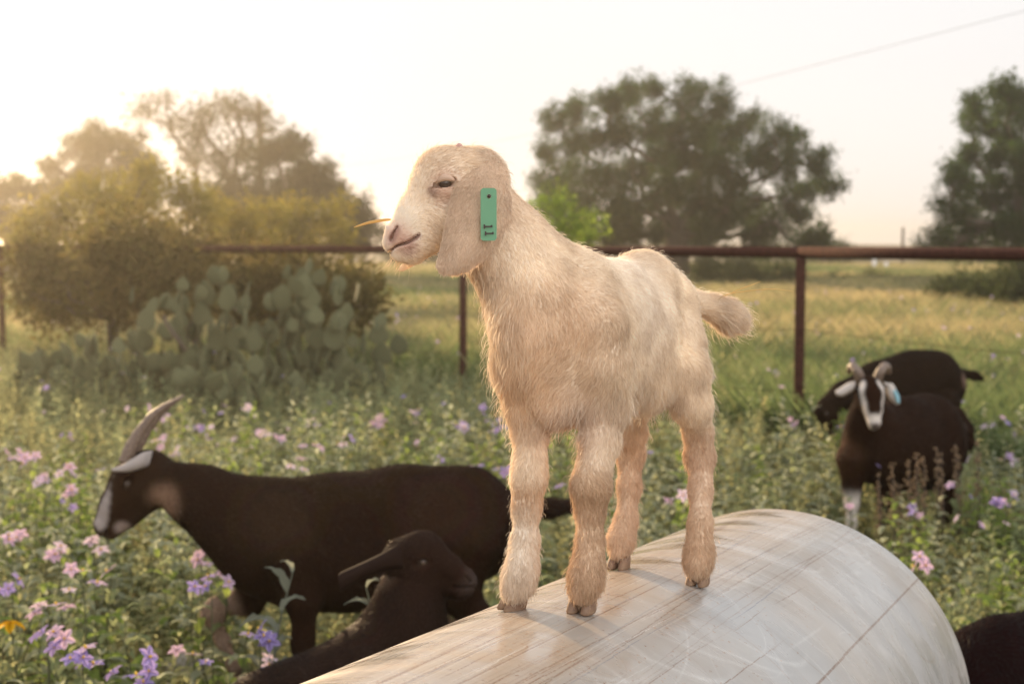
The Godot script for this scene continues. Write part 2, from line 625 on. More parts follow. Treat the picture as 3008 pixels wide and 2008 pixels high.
func pale_kid() -> void:
	var o := thing("goat", "cream-white goat kid with a green ear tag standing on the tank", "goat")
	var b := Blob.new()
	b.base = Color(0.90, 0.765, 0.60)
	b.cell = 0.0042
	# trunk, both chains of it along the kid's own axis
	b.run([n(1690, 830, 1.54, 96), n(1790, 870, 1.62, 92), n(1885, 838, 1.72, 88), n(1945, 868, 1.78, 84)], 0.025)
	b.run([n(1575, 985, 1.475, 108), n(1640, 1080, 1.51, 118), n(1760, 1070, 1.60, 114), n(1860, 1060, 1.68, 112), n(1925, 1000, 1.75, 100)], 0.028)
	b.run([n(1600, 930, 1.49, 112), n(1720, 950, 1.55, 112), n(1850, 945, 1.67, 104), n(1930, 935, 1.76, 96)], 0.028)
	b.run([n(1555, 1060, 1.49, 84), n(1640, 1160, 1.50, 64), n(1740, 1150, 1.57, 56), n(1880, 1130, 1.67, 60), n(1945, 1125, 1.70, 54)], 0.025)
	# neck
	b.run([n(1425, 645, 1.487, 92), n(1490, 750, 1.488, 106), n(1562, 860, 1.49, 124), n(1610, 950, 1.495, 126)], 0.022)
	b.run([n(1440, 605, 1.49, 70), n(1520, 700, 1.50, 72), n(1600, 780, 1.52, 78), n(1680, 838, 1.55, 86)], 0.022)
	# near fore leg
	b.run([n(1738, 830, 1.508, 66), n(1752, 950, 1.476, 84), n(1772, 1070, 1.482, 80), n(1778, 1190, 1.495, 62), n(1764, 1300, 1.49, 49), n(1744, 1375, 1.482, 41), n(1735, 1432, 1.474, 51), n(1733, 1500, 1.48, 36), n(1733, 1590, 1.482, 34), n(1727, 1662, 1.478, 41), n(1719, 1712, 1.474, 42), n(1711, 1738, 1.472, 31)], 0.014)
	# far fore leg
	b.run([n(1530, 960, 1.51, 78), n(1530, 1080, 1.505, 70), n(1552, 1180, 1.51, 56), n(1558, 1270, 1.51, 43), n(1556, 1350, 1.508, 40), n(1553, 1408, 1.502, 44), n(1547, 1490, 1.505, 35), n(1541, 1590, 1.508, 34), n(1534, 1662, 1.504, 40), n(1521, 1712, 1.50, 40), n(1508, 1735, 1.498, 28)], 0.014)
	# near hind leg
	b.run([n(1965, 900, 1.76, 82), n(1998, 1000, 1.73, 64), n(2015, 1090, 1.70, 60), n(2034, 1190, 1.70, 50), n(2050, 1270, 1.735, 36), n(2055, 1340, 1.745, 38), n(2058, 1440, 1.73, 28), n(2056, 1540, 1.705, 29), n(2054, 1615, 1.695, 35), n(2050, 1655, 1.69, 33), n(2048, 1670, 1.688, 26)], 0.014)
	# far hind leg
	b.run([n(1850, 960, 1.79, 85), n(1845, 1080, 1.78, 68), n(1838, 1180, 1.77, 58), n(1850, 1270, 1.79, 39), n(1852, 1330, 1.81, 36), n(1848, 1430, 1.80, 28), n(1838, 1530, 1.78, 27), n(1824, 1585, 1.768, 34), n(1818, 1618, 1.764, 26)], 0.014)
	# tail
	b.run([n(2035, 880, 1.83, 32), n(2090, 902, 1.85, 33), n(2135, 922, 1.86, 38), n(2158, 935, 1.865, 30)], 0.012)
	var tan_ := Color(0.74, 0.55, 0.38)
	var white := Color(0.86, 0.75, 0.62)
	b.paint = [
		[at(1400, 600, 1.49), 0.075, Color(0.90, 0.75, 0.585), 0.5],
		[at(1738, 1450, 1.47), 0.030, Color(0.62, 0.43, 0.27), 0.6], [at(1733, 1560, 1.48), 0.04, tan_, 0.6], [at(1720, 1700, 1.47), 0.04, tan_, 0.6],
		[at(1545, 1480, 1.49), 0.022, tan_, 0.7], [at(1540, 1580, 1.50), 0.036, white, 0.5], [at(1530, 1690, 1.50), 0.042, white, 0.5],
		[at(2056, 1600, 1.70), 0.055, tan_, 0.7], [at(2056, 1380, 1.73), 0.05, Color(0.76, 0.57, 0.41), 0.7],
		[at(1840, 1500, 1.78), 0.10, Color(0.78, 0.60, 0.44), 0.6],
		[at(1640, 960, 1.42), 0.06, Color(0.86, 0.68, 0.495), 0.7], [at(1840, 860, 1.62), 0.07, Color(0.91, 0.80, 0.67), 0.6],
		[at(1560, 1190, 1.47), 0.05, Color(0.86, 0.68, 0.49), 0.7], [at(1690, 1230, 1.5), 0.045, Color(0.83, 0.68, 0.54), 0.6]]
	b.build()
	var f := frame(at(1370, 530, 1.485), Vector3(-1, 0, 0), Vector3(0, cos(PITCH), -sin(PITCH)), 1.485 / FOCAL)
	b.cell = 0.0017
	b.bone(at(1430, 650, 1.487), at(1470, 705, 1.488), 0.036, 0.038, 0.02)
	kid_head(b, f)
	b.paint = [
		[at(1250, 520, 1.46), 0.06, Color(0.90, 0.755, 0.59), 0.6],
		[at(1150, 695, 1.46), 0.018, Color(0.70, 0.46, 0.34), 0.6], [at(1162, 683, 1.462), 0.006, Color(0.34, 0.18, 0.12), 0.6],
		[at(1195, 722, 1.463), 0.010, Color(0.52, 0.30, 0.22), 0.9], [at(1310, 552, 1.45), 0.016, Color(0.68, 0.46, 0.33), 0.7], [at(1274, 562, 1.455), 0.0055, Color(0.36, 0.21, 0.15), 0.7], [at(1305, 532, 1.452), 0.0045, Color(0.50, 0.32, 0.23), 0.8]]
	for k in 24:
		var t := k / 23.0
		for s in [-1, 1]:
			b.paint.append([f * Vector3(lerpf(222, 136, t), lerpf(-208, -166, t) + 3.0 * sin(t * 7.0), lerpf(18, 52, pow(t, 0.8)) * s), 0.0026, Color(0.40, 0.23, 0.175), 0.6])
	for s in [-1, 1]:
		for k in 5:
			var t := k / 4.0
			b.paint.append([f * Vector3(lerpf(214, 198, t), lerpf(-176, -143, t), lerpf(40, 48, t) * s), lerpf(0.0048, 0.003, t), Color(0.36, 0.20, 0.15), 0.6])
	b.build()
	part("body", b.mesh(), M.skin, o)
	coat(b, [[1170, 650, 0.7, -0.7, 0.006], [1150, 720, 0.4, 0.3, 0.005], [1230, 560, 0.6, -0.8, 0.010], [1290, 450, 1, -0.3, 0.014], [1400, 440, 1, 0.3, 0.018], [1290, 650, 0.9, 0.5, 0.012], [1200, 740, 0.8, 0.2, 0.010], [1330, 560, 0.8, -0.1, 0.007],
		[1380, 800, 0.1, 1, 0.022], [1480, 720, 0.5, 1, 0.012], [1560, 800, 0.35, 1, 0.013], [1560, 620, 0.9, 0.9, 0.013], [1450, 950, -0.1, 1, 0.030], [1500, 1080, -0.1, 1, 0.028], [1470, 1180, -0.15, 1, 0.034], [1620, 900, 0.25, 1, 0.014],
		[1720, 740, 1, 0.35, 0.013], [1760, 850, 0.9, 0.8, 0.013], [1870, 760, 1, 0.5, 0.014], [2000, 800, 0.7, 1, 0.013], [1900, 900, 0.6, 0.8, 0.014], [1880, 1020, 0.2, 1, 0.015], [2040, 950, 0.1, 1, 0.012], [1760, 1020, -0.2, 1, 0.014], [1680, 1080, -0.8, 0.5, 0.015], [1680, 1230, -0.2, 1, 0.034], [1920, 1190, 0.1, 1, 0.030], [1960, 1080, 0.2, 1, 0.015],
		[1560, 1300, 0.0, 1, 0.0150], [1550, 1450, 0.0, 1, 0.0135], [1540, 1600, 0.0, 1, 0.0135], [1520, 1720, -0.1, 1, 0.0165], [1770, 1280, -0.1, 1, 0.0150], [1736, 1440, 0.1, 1, 0.0135], [1733, 1560, 0.0, 1, 0.0135], [1720, 1700, 0.0, 1, 0.0165], [2050, 1250, 0.0, 1, 0.0150], [2056, 1450, 0, 1, 0.0120], [2054, 1650, 0, 1, 0.0165], [1850, 1350, 0, 1, 0.0135], [1830, 1600, 0, 1, 0.0150],
		[2060, 890, 1, 0.1, 0.014], [2130, 880, 1, 0.1, 0.024], [2130, 960, 0.5, 0.7, 0.044], [2185, 930, 1, 0.6, 0.036]], 320000, 0.00052, M.hair, o, 0.14, 0.2, "coat", 0.5, 0.28)
	# ears
	var near_ear := [[1396, 448, 1440, 440], [1364, 494, 1485, 492], [1337, 548, 1492, 540], [1322, 610, 1502, 592], [1311, 655, 1494, 640], [1303, 700, 1470, 695], [1292, 745, 1436, 745], [1285, 778, 1392, 782], [1302, 800, 1346, 801]]
	var er := ear_rows(near_ear, 1.452, 0.015, 13, -0.011, 4, 0.020)
	var ear := part("ear", sheet(er, 13, 0.0016), M.ear, o)
	var eb := skin_of(er, Color(0.92, 0.76, 0.59), -1.0)
	coat(eb, [[1420, 500, -0.2, 1, 0.005], [1340, 650, -0.3, 1, 0.005], [1330, 790, 0, 1, 0.006], [1480, 600, -0.1, 1, 0.005], [1440, 720, -0.5, 1, 0.005]], 34000, 0.0005, M.hair, ear, 0.10, 0.0, "coat", 0.8)
	var fr := ear_rows([[1215, 745, 1262, 745], [1200, 762, 1244, 762], [1178, 780, 1216, 780], [1170, 795, 1180, 796]], 1.525, 0.004, 7)
	part("ear", sheet(fr, 7, 0.0014), M.ear, o)
	# eye with its lids, horn buds
	for s in [-1, 1]:
		var e := part("eye", ball(Vector3(0.0072, 0.0062, 0.0062), 12, 20), M.eye, o, f * Vector3(58, -17, 84 * s))
		e.rotation.y = 0.25 * s
		var st := start()
		var lid := []
		var wid := []
		for k in 9:
			var w := k / 8.0
			lid.append(f * Vector3(30 + 62 * w, -12 + 14 * sin(PI * w) - 8 * w, (98 - 14 * w + 7 * sin(PI * w)) * s))
			wid.append(0.0012 + 0.0034 * sin(PI * w))
		tube(st, lid, wid, 8)
		part("eyelid", done(st), M.lid, o)
		part("horn_bud", ball(Vector3(0.0042, 0.0055, 0.0042)), M.bud, o, f * Vector3(20, 90, 26 * s))
	# green ear tag, proud of the ear
	var tagp := Node3D.new()
	put(tagp, "ear_tag", o)
	tagp.position = at(1435.5, 630, 1.4225)
	var pl := CSGPolygon3D.new()
	var poly := PackedVector2Array()
	var hw := 23.5 * 1.4225 / FOCAL
	var hh := 77.0 * 1.4225 / FOCAL
	for c in [[1, 1, 0], [-1, 1, 1], [-1, -1, 2], [1, -1, 3]]:
		for k in 6:
			var a: float = PI / 2 * (c[2] + k / 5.0)
			poly.append(Vector2(c[0] * (hw - 0.0034) + cos(a) * 0.0034, c[1] * (hh - 0.0034) + sin(a) * 0.0034))
	pl.polygon = poly
	pl.depth = 0.0022
	var hole := CSGCylinder3D.new()
	hole.radius = 0.0021; hole.height = 0.02; hole.sides = 20
	hole.rotation.x = PI / 2
	hole.position = Vector3(0.0004, hh - 0.0082, 0)
	hole.operation = CSGShape3D.OPERATION_SUBTRACTION
	hole.name = "tag_hole"
	pl.add_child(hole)
	put(pl, "tag_plate", tagp)
	pl.material = M.tag
	part("tag_stud", ball(Vector3(0.0019, 0.0019, 0.0007), 8, 14), M.ink, tagp, Vector3(0.0004, hh - 0.0082, 0.0006))
	for k in 2:
		var st := start()
		var y := -hh + 0.0072 + 0.0069 * (1 - k)
		var x := 0.0006 if k == 1 else -0.0006
		for bx in [[x, y, 0.0038, 0.00075], [x - 0.0038, y, 0.0008, 0.0022], [x + 0.0036, y + 0.0004, 0.0007, 0.0012]]:
			for tri in [[-1, -1, 1, -1, 1, 1], [-1, -1, 1, 1, -1, 1]]:
				for v in [[tri[0], tri[1]], [tri[4], tri[5]], [tri[2], tri[3]]]:
					st.add_vertex(Vector3(bx[0] + v[0] * bx[2], bx[1] + v[1] * bx[3], 0.00235))
		for tri in [[x + 0.0043, y + 0.0016], [x + 0.0029, y + 0.0016], [x + 0.0022, y + 0.0004], [x + 0.0043, y + 0.0016], [x + 0.0022, y + 0.0004], [x + 0.0043, y + 0.0004]]:
			st.add_vertex(Vector3(tri[0], tri[1], 0.00240))
		part("digit", done(st), M.ink, tagp)
	tagp.rotation.y = 0.06
	var fwd := Vector3(-0.4077, 0, 0.9131)
	hoof(at(1707, 1797, 1.479), 0.0150, 0.022, fwd, o)
	hoof(at(1502, 1789, 1.508), 0.0140, 0.022, Vector3(-0.9, 0, 0.5).normalized(), o)
	hoof(at(2048, 1717, 1.693), 0.0140, 0.021, fwd, o)
	hoof(at(1816, 1669, 1.764), 0.0140, 0.021, fwd, o)
	# long hairs on chin and brow
	var st2 := start()
	for k in 46:
		var a := f * Vector3(rng.randf_range(150, 226), rng.randf_range(-238, -205), rng.randf_range(-26, 26))
		var d := Vector3(rng.randf_range(-0.9, 0.2), -1.0, rng.randf_range(-0.3, 0.3)).normalized() * rng.randf_range(0.012, 0.024)
		tube(st2, [a, a + d * 0.5 + Vector3(0.001, 0, 0), a + d + Vector3(-0.002, 0, 0)], [0.00022, 0.00018, 0.00005], 3, false)
	for k in 14:
		var a := f * Vector3(rng.randf_range(25, 80), rng.randf_range(78, 92), rng.randf_range(-60, -20))
		var d := Vector3(-0.5, -1.0, rng.randf_range(0.1, 0.5)).normalized() * rng.randf_range(0.012, 0.022)
		tube(st2, [a, a + d * 0.5 + Vector3(-0.001, 0.001, 0.002), a + d], [0.00022, 0.00018, 0.00005], 3, false)
	for k in 16:
		var q := k / 15.0
		var a := f * Vector3(32 + 56 * q, -10 + 10 * sin(PI * q) - 8 * q, (100 - 14 * q + 7 * sin(PI * q)) * -1)
		var d := Vector3(-0.25, -0.75, 0.6).normalized() * 0.0055
		tube(st2, [a, a + d * 0.5 + Vector3(0, 0, 0.0006), a + d], [0.00016, 0.00013, 0.00004], 3, false)
	var w := part("whiskers", done(st2), M.whisker, o)
	w.set_meta("kind", "stuff")

func skin_of(rows: Array, c: Color, sgn: float) -> Blob:
	# the camera side of a sheet, for hair to grow on
	var b := Blob.new()
	var cols: int = rows[0].size()
	for i in rows.size():
		for j in cols:
			var du: Vector3 = rows[i][min(j + 1, cols - 1)] - rows[i][max(j - 1, 0)]
			var dv: Vector3 = rows[min(i + 1, rows.size() - 1)][j] - rows[max(i - 1, 0)][j]
			var nn := du.cross(dv).normalized() * sgn
			if nn.z < 0: nn = -nn
			b.vert.append(rows[i][j] + nn * 0.0016)
			b.norm.append(nn)
			b.tint.append(c)
	for i in rows.size() - 1:
		for j in cols - 1:
			var a := i * cols + j
			b.tris.append_array(PackedInt32Array([a, a + 1, a + cols, a + 1, a + cols + 1, a + cols]))
	return b

func grown_head(b: Blob, f: Transform3D, cell := 0.006) -> void:
	# local units: pixels of the walking goat; x from poll to nose, y to the front of the face, z sideways
	hb(b, f, Vector3(60, -42, 0), 66, Vector3(115, -28, 0), 66, 30)
	hb(b, f, Vector3(115, -28, 0), 66, Vector3(190, -24, 0), 48, 30)
	hb(b, f, Vector3(190, -24, 0), 46, Vector3(262, -32, 0), 34, 20)
	hb(b, f, Vector3(95, -85, 0), 50, Vector3(200, -72, 0), 34, 25)
	hb(b, f, Vector3(200, -72, 0), 30, Vector3(270, -62, 0), 22, 16)
	for s in [-1, 1]:
		hb(b, f, Vector3(90, -4, 52 * s), 14, Vector3(124, -8, 50 * s), 12, 14)
		hb(b, f, Vector3(268, -26, 16 * s), 15, Vector3(282, -36, 12 * s), 14, 10)
	for s in [-1, 1]:
		hb(b, f, Vector3(96, -18, 70 * s), 10, Vector3(122, -22, 64 * s), 8, 8, true)
		hb(b, f, Vector3(288, -26, 22 * s), 5, Vector3(276, -16, 26 * s), 4, 5, true)
		hb(b, f, Vector3(294, -52, 8 * s), 3, Vector3(236, -50, 44 * s), 4, 5, true)
		part_eye.append(f * Vector3(108, -20, 58 * s))
var part_eye := []

func horn(nodes: Array, parent: Node) -> void:
	var st := start()
	var pts := []
	var rad := []
	for i in nodes.size() - 1:
		for s in 5:
			var t := s / 5.0
			var ring := 1.0 + 0.06 * sin((i * 5 + s) * 2.3)
			pts.append(nodes[i][0].lerp(nodes[i + 1][0], t))
			rad.append(lerpf(nodes[i][1], nodes[i + 1][1], t) * ring)
	pts.append(nodes[-1][0]); rad.append(nodes[-1][1])
	tube(st, pts, rad, 12)
	part("horn", done(st), M.horn, parent)

func finish(o: Node3D, b: Blob, hints: Array, count: int, width: float) -> void:
	part("body", b.mesh(), M.dark_skin, o)
	coat(b, hints, count, width, M.dark_hair, o, 0.5, 0.1, "coat", 0.8)
	for e in part_eye:
		part("eye", ball(Vector3.ONE * 0.0105), M.eye, o, e)
	part_eye = []

func walking_goat() -> void:
	var o := thing("goat", "dark brown goat with long horns and white face stripe walking left through the flowers", "goat")
	var b := Blob.new()
	b.base = Color(0.020, 0.0092, 0.0045)
	b.cell = 0.011
	var d := 3.8
	b.run([n(800, 1520, d, 118), n(1000, 1527, d, 118), n(1190, 1507, d, 122), n(1370, 1510, d, 120), n(1430, 1540, d, 100)], 0.08)
	b.run([n(770, 1625, d, 118), n(900, 1648, d, 124), n(1050, 1648, d, 124), n(1200, 1640, d, 124), n(1370, 1590, d, 116)], 0.08)
	b.run([n(468, 1405, d, 60), n(600, 1465, d, 84), n(700, 1530, d, 108), n(780, 1590, d, 120)], 0.06)
	# legs: the raised fore leg, the standing fore leg, both hind legs
	b.run([n(770, 1640, d + 0.12, 80), n(735, 1762, d + 0.14, 40), n(640, 1780, d + 0.14, 25), n(622, 1802, d + 0.14, 25), n(655, 1880, d + 0.14, 16), n(690, 1960, d + 0.14, 18), n(694, 2010, d + 0.14, 24)], 0.03)
	b.run([n(860, 1640, d - 0.12, 84), n(890, 1760, d - 0.13, 48), n(893, 1850, d - 0.13, 27), n(890, 1890, d - 0.13, 29), n(892, 1990, d - 0.13, 19), n(890, 2100, d - 0.13, 22)], 0.03)
	b.run([n(1370, 1600, d - 0.10, 100), n(1340, 1730, d - 0.12, 62), n(1400, 1810, d - 0.12, 40), n(1450, 1880, d - 0.12, 30), n(1430, 1990, d - 0.12, 20), n(1420, 2100, d - 0.12, 22)], 0.03)
	b.run([n(1390, 1600, d + 0.10, 100), n(1300, 1740, d + 0.12, 62), n(1340, 1800, d + 0.12, 46), n(1400, 1880, d + 0.12, 30), n(1370, 1990, d + 0.12, 20), n(1360, 2090, d + 0.12, 22)], 0.03)
	b.run([n(1470, 1480, d, 40), n(1540, 1490, d, 24), n(1610, 1492, d, 26), n(1690, 1484, d, 18)], 0.02)
	var tan_ := Color(0.25, 0.15, 0.10)
	b.paint = [[at(484, 1474, d - 0.06), 0.045, tan_, 0.6], [at(640, 1785, d + 0.14), 0.075, Color(0.30, 0.20, 0.15), 0.4], [at(660, 1880, d + 0.14), 0.09, Color(0.30, 0.20, 0.15), 0.3], [at(1330, 1780, d + 0.12), 0.075, Color(0.32, 0.21, 0.15), 0.4], [at(1380, 1880, d + 0.12), 0.09, Color(0.30, 0.2, 0.15), 0.4], [at(1000, 1750, d), 0.05, Color(0.08, 0.045, 0.025), 0.8], [at(820, 1520, d - 0.1), 0.11, Color(0.034, 0.018, 0.010), 0.8], [at(1290, 1500, d - 0.11), 0.13, Color(0.036, 0.017, 0.010), 0.8], [at(1060, 1400, d), 0.10, Color(0.032, 0.017, 0.010), 0.9]]
	b.build()
	var f := frame(at(440, 1314, d), Vector3(-0.615, -0.79, 0), Vector3(-0.79, 0.615, 0), d / FOCAL)
	b.cell = 0.006
	b.bone(at(430, 1395, d), at(500, 1425, d), 0.05, 0.06, 0.03)
	grown_head(b, f)
	var pale := Color(0.34, 0.29, 0.265)
	b.paint = [[at(484, 1474, d - 0.06), 0.045, tan_, 0.6]]
	for s in [-1, 1]:
		for k in 8:
			b.paint.append([f * Vector3(92 + 24 * k, 18 - 5.5 * k, 34 * s), 0.014 + 0.0010 * k, pale, 0.4])
		b.paint.append([f * Vector3(232, -84, 30 * s), 0.021, Color(0.30, 0.23, 0.20), 0.5])
	b.paint.append([f * Vector3(285, -46, 0), 0.024, Color(0.05, 0.035, 0.03), 0.4])
	for k in 6:
		b.paint.append([f * Vector3(110 + 30 * k, 34 - 8 * k, 0), 0.017, Color(0.04, 0.026, 0.018), 0.4])
	b.build()
	finish(o, b, [[320, 1400, 0.5, -0.8, 0.006], [300, 1520, 0.5, -0.6, 0.005], [420, 1450, 0.7, 0.3, 0.008], [560, 1400, 1, 0.4, 0.014], [600, 1500, 0.9, 0.9, 0.013], [850, 1420, 1, 0.2, 0.014], [900, 1600, 0.6, 1, 0.012], [1200, 1420, 1, 0.2, 0.014], [1200, 1600, 0.6, 1, 0.012], [1430, 1480, 0.8, 1, 0.012], [1380, 1700, 0.3, 1, 0.012], [890, 1850, 0, 1, 0.008], [640, 1850, 0, 1, 0.008], [1600, 1490, 1, 0.1, 0.02]], 70000, 0.0017)
	for s in [-1, 1]:
		var z := Vector3(0, 0, 0.036 * s)
		horn([[at(378, 1352, d) + z, 0.017], [at(394, 1312, d) + z, 0.0185], [at(421, 1264, d) + z * 1.1, 0.0155], [at(458, 1216, d) + z * 1.2, 0.012], [at(494, 1188, d) + z * 1.25, 0.0085], [at(529, 1166, d) + z * 1.3, 0.003]], o)
		var dd: float = d - 0.07 * s
		var rows := ear_rows([[448, 1322, 452, 1362], [420, 1328, 424, 1372], [390, 1346, 396, 1382], [356, 1366, 364, 1386], [326, 1376, 330, 1382]], dd, 0.012, 7, -0.03 * s, 4, 0.06 * s)
		part("ear", sheet(rows, 7, 0.003), M.pale_ear, o)
	feet(o, [at(694, 2024, d + 0.14), at(890, 2128, d - 0.13), at(1418, 2128, d - 0.12), at(1358, 2118, d + 0.12)], Vector3(-1, 0, 0), 0.022)

func feet(o: Node3D, where: Array, face: Vector3, r: float) -> void:
	for p in where:
		hoof(p - Vector3.UP * 0.02, r, 0.035, face, o)

func black_kid() -> void:
	var o := thing("goat", "black goat kid with one outstretched flat ear looking right behind the tank", "goat")
	var b := Blob.new()
	b.base = Color(0.027, 0.0135, 0.009)
	b.cell = 0.008
	var d := 3.0
	b.run([n(1200, 1670, d, 62), n(1205, 1760, d, 82), n(1185, 1870, d, 118), n(1150, 1960, d, 130)], 0.05)
	b.run([n(1150, 1950, d, 120), n(1030, 2010, d - 0.05, 120), n(900, 2060, d - 0.12, 112), n(780, 2100, d - 0.18, 105), n(720, 2130, d - 0.22, 90)], 0.06)
	b.run([n(1160, 2010, d, 130), n(1040, 2080, d - 0.05, 125), n(900, 2120, d - 0.12, 120), n(780, 2150, d - 0.18, 105)], 0.06)
	for s in [-1, 1]:
		b.run([n(1180, 2020, d + 0.07 * s, 66), n(1190, 2150, d + 0.08 * s, 40), n(1180, 2260, d + 0.08 * s, 26), n(1185, 2380, d + 0.08 * s, 22), n(1190, 2500, d + 0.08 * s, 24)], 0.03)
		b.run([n(790, 2130, d - 0.2 + 0.07 * s, 78), n(810, 2250, d - 0.2 + 0.08 * s, 44), n(770, 2350, d - 0.2 + 0.08 * s, 26), n(780, 2450, d - 0.2 + 0.08 * s, 20), n(785, 2540, d - 0.2 + 0.08 * s, 22)], 0.03)
	b.run([n(700, 2110, d - 0.24, 40), n(650, 2110, d - 0.27, 26), n(620, 2140, d - 0.3, 16)], 0.02)
	b.paint = [[at(1130, 1680, d - 0.03), 0.03, Color(0.10, 0.065, 0.045), 0.6], [at(1080, 1860, d), 0.06, Color(0.05, 0.03, 0.02), 0.8]]
	b.build()
	var s3 := 0.68 * d / FOCAL
	var f := frame(at(1203, 1636, d), Vector3(0.947, 0.32, 0), Vector3(-0.32, 0.947, 0), s3)
	b.cell = 0.005
	b.bone(at(1215, 1680, d), at(1210, 1760, d), 0.055, 0.064, 0.03)
	kid_head(b, f)
	b.paint = [[f * Vector3(58, -20, 84), 0.014, Color(0.045, 0.025, 0.02), 0.7], [f * Vector3(215, -190, 0), 0.03, Color(0.06, 0.042, 0.036), 0.6]]
	b.build()
	for s in [-1, 1]:
		part_eye.append(f * Vector3(58, -20, 82 * s))
	finish(o, b, [[1350, 1640, -0.8, -0.6, 0.006], [1250, 1570, -1, -0.1, 0.008], [1170, 1600, -0.8, 0.6, 0.01], [1250, 1700, -0.8, 0.5, 0.007], [1120, 1760, 0, 1, 0.012], [1280, 1800, 0, 1, 0.012], [1060, 1850, -0.8, 0.8, 0.013], [900, 1960, -1, 0.6, 0.014], [800, 2000, -1, 0.5, 0.014]], 50000, 0.0013)
	var rows := ear_rows([[1176, 1592, 1186, 1668], [1128, 1620, 1140, 1672], [1075, 1646, 1086, 1690], [1030, 1666, 1040, 1712], [1000, 1680, 1008, 1734], [994, 1690, 999, 1736]], d - 0.085, 0.012, 7, -0.02)
	part("ear", sheet(rows, 7, 0.003), M.dark_ear, o)
	var r2 := ear_rows([[1176, 1592, 1186, 1648], [1140, 1620, 1150, 1662], [1120, 1640, 1124, 1690], [1112, 1670, 1118, 1730]], d + 0.085, -0.012, 7, 0.05)
	part("ear", sheet(r2, 7, 0.003), M.dark_ear, o)
	feet(o, [at(1190, 2520, d - 0.08), at(1190, 2520, d + 0.08), at(785, 2560, d - 0.28), at(785, 2560, d - 0.12)], Vector3(1, 0, 0), 0.018)

func facing_goat() -> void:
	var o := thing("goat", "brown goat with white-striped face and curled horns facing the camera", "goat")
	var b := Blob.new()
	b.base = Color(0.020, 0.0092, 0.0045)
	b.cell = 0.012
	var d := 6.5
	b.run([n(2585, 1278, d - 0.18, 88), n(2650, 1262, d - 0.05, 86), n(2720, 1258, d + 0.1, 90), n(2752, 1275, d + 0.22, 78)], 0.08)
	b.run([n(2575, 1330, d - 0.2, 92), n(2650, 1335, d - 0.05, 96), n(2720, 1335, d + 0.1, 92), n(2755, 1330, d + 0.22, 76)], 0.08)
	b.run([n(2550, 1180, d - 0.30, 40), n(2552, 1240, d - 0.26, 56), n(2556, 1310, d - 0.2, 74)], 0.06)
	var w := Color(0.60, 0.53, 0.47)
	for L in [[2508, 1350, -0.25, 2502], [2598, 1360, -0.12, 2600], [2700, 1370, 0.28, 2694], [2772, 1360, 0.16, 2782]]:
		b.run([n(L[0], L[1], d + L[2], 54), n(L[3], 1430, d + L[2], 26), n(L[3], 1478, d + L[2], 18), n(L[3] - 2, 1535, d + L[2], 13), n(L[3] - 4, 1548 - L[2] * 30, d + L[2], 15)], 0.03)
	b.run([n(2812, 1215, d + 0.3, 20), n(2840, 1260, d + 0.32, 18), n(2848, 1300, d + 0.32, 13), n(2852, 1325, d + 0.32, 5)], 0.02)
	b.paint = [[at(2500, 1520, d - 0.25), 0.12, w, 0.25], [at(2816, 1270, d + 0.25), 0.05, w, 0.4], [at(2480, 1330, d - 0.25), 0.08, Color(0.06, 0.028, 0.015), 0.8]]
	b.build()
	var f := frame(at(2552, 1098, d - 0.36), Vector3(0.02, -0.86, 0.5), Vector3(0.0, 0.5, 0.86), 0.90 * 3.8 / FOCAL)
	b.cell = 0.007
	b.bone(at(2551, 1150, d - 0.34), at(2552, 1215, d - 0.29), 0.055, 0.07, 0.04)
	grown_head(b, f)
	b.paint = []
	for s in [-1, 1]:
		for k in 9:
			b.paint.append([f * Vector3(38 + 25 * k, 22 - 5 * k, (52 - 2.4 * k) * s), 0.017, w, 0.35])
	b.paint.append([f * Vector3(262, -30, 0), 0.042, w, 0.25])
	b.paint.append([f * Vector3(284, -26, 0), 0.019, Color(0.10, 0.07, 0.06), 0.4])
	b.build()
	finish(o, b, [[2550, 1120, 0, -1, 0.006], [2550, 1230, 0, -1, 0.006], [2550, 1300, 0, 1, 0.013], [2700, 1190, 1, 0.3, 0.013], [2700, 1330, 0.4, 1, 0.012], [2500, 1470, 0, 1, 0.008]], 30000, 0.003)
	for s in [-1, 1]:
		var z := Vector3(0.010 * s, 0, 0)
		horn([[at(2552 + 24 * s, 1112, d - 0.34), 0.021], [at(2552 + 27 * s, 1090, d - 0.36) + z, 0.0195], [at(2552 + 33 * s, 1074, d - 0.33) + z * 2, 0.018], [at(2552 + 42 * s, 1078, d - 0.28) + z * 2, 0.014], [at(2552 + 46 * s, 1094, d - 0.25) + z * 2, 0.010]], o)
	var le := ear_rows([[2512, 1118, 2512, 1142], [2490, 1124, 2492, 1156], [2468, 1138, 2472, 1164], [2452, 1148, 2456, 1160]], d - 0.34, 0.015, 6)
	part("ear", sheet(le, 6, 0.003), M.white_ear, o)
	var re := ear_rows([[2594, 1120, 2600, 1140], [2600, 1128, 2620, 1126], [2606, 1160, 2634, 1150], [2618, 1176, 2642, 1172], [2632, 1188, 2640, 1186]], d - 0.34, 0.015, 6)
	part("ear", sheet(re, 6, 0.003), M.white_ear, o)
	var tr := ear_rows([[2622, 1146, 2630, 1144], [2628, 1164, 2640, 1160], [2634, 1184, 2643, 1182]], d - 0.365, 0.002, 4)
	part("ear_tag", sheet(tr, 4, 0.002), M.blue_tag, o)
	feet(o, [at(2498, 1562, d - 0.25), at(2596, 1556, d - 0.12), at(2690, 1544, d + 0.28), at(2778, 1548, d + 0.16)], Vector3(-0.3, 0, 1).normalized(), 0.02)

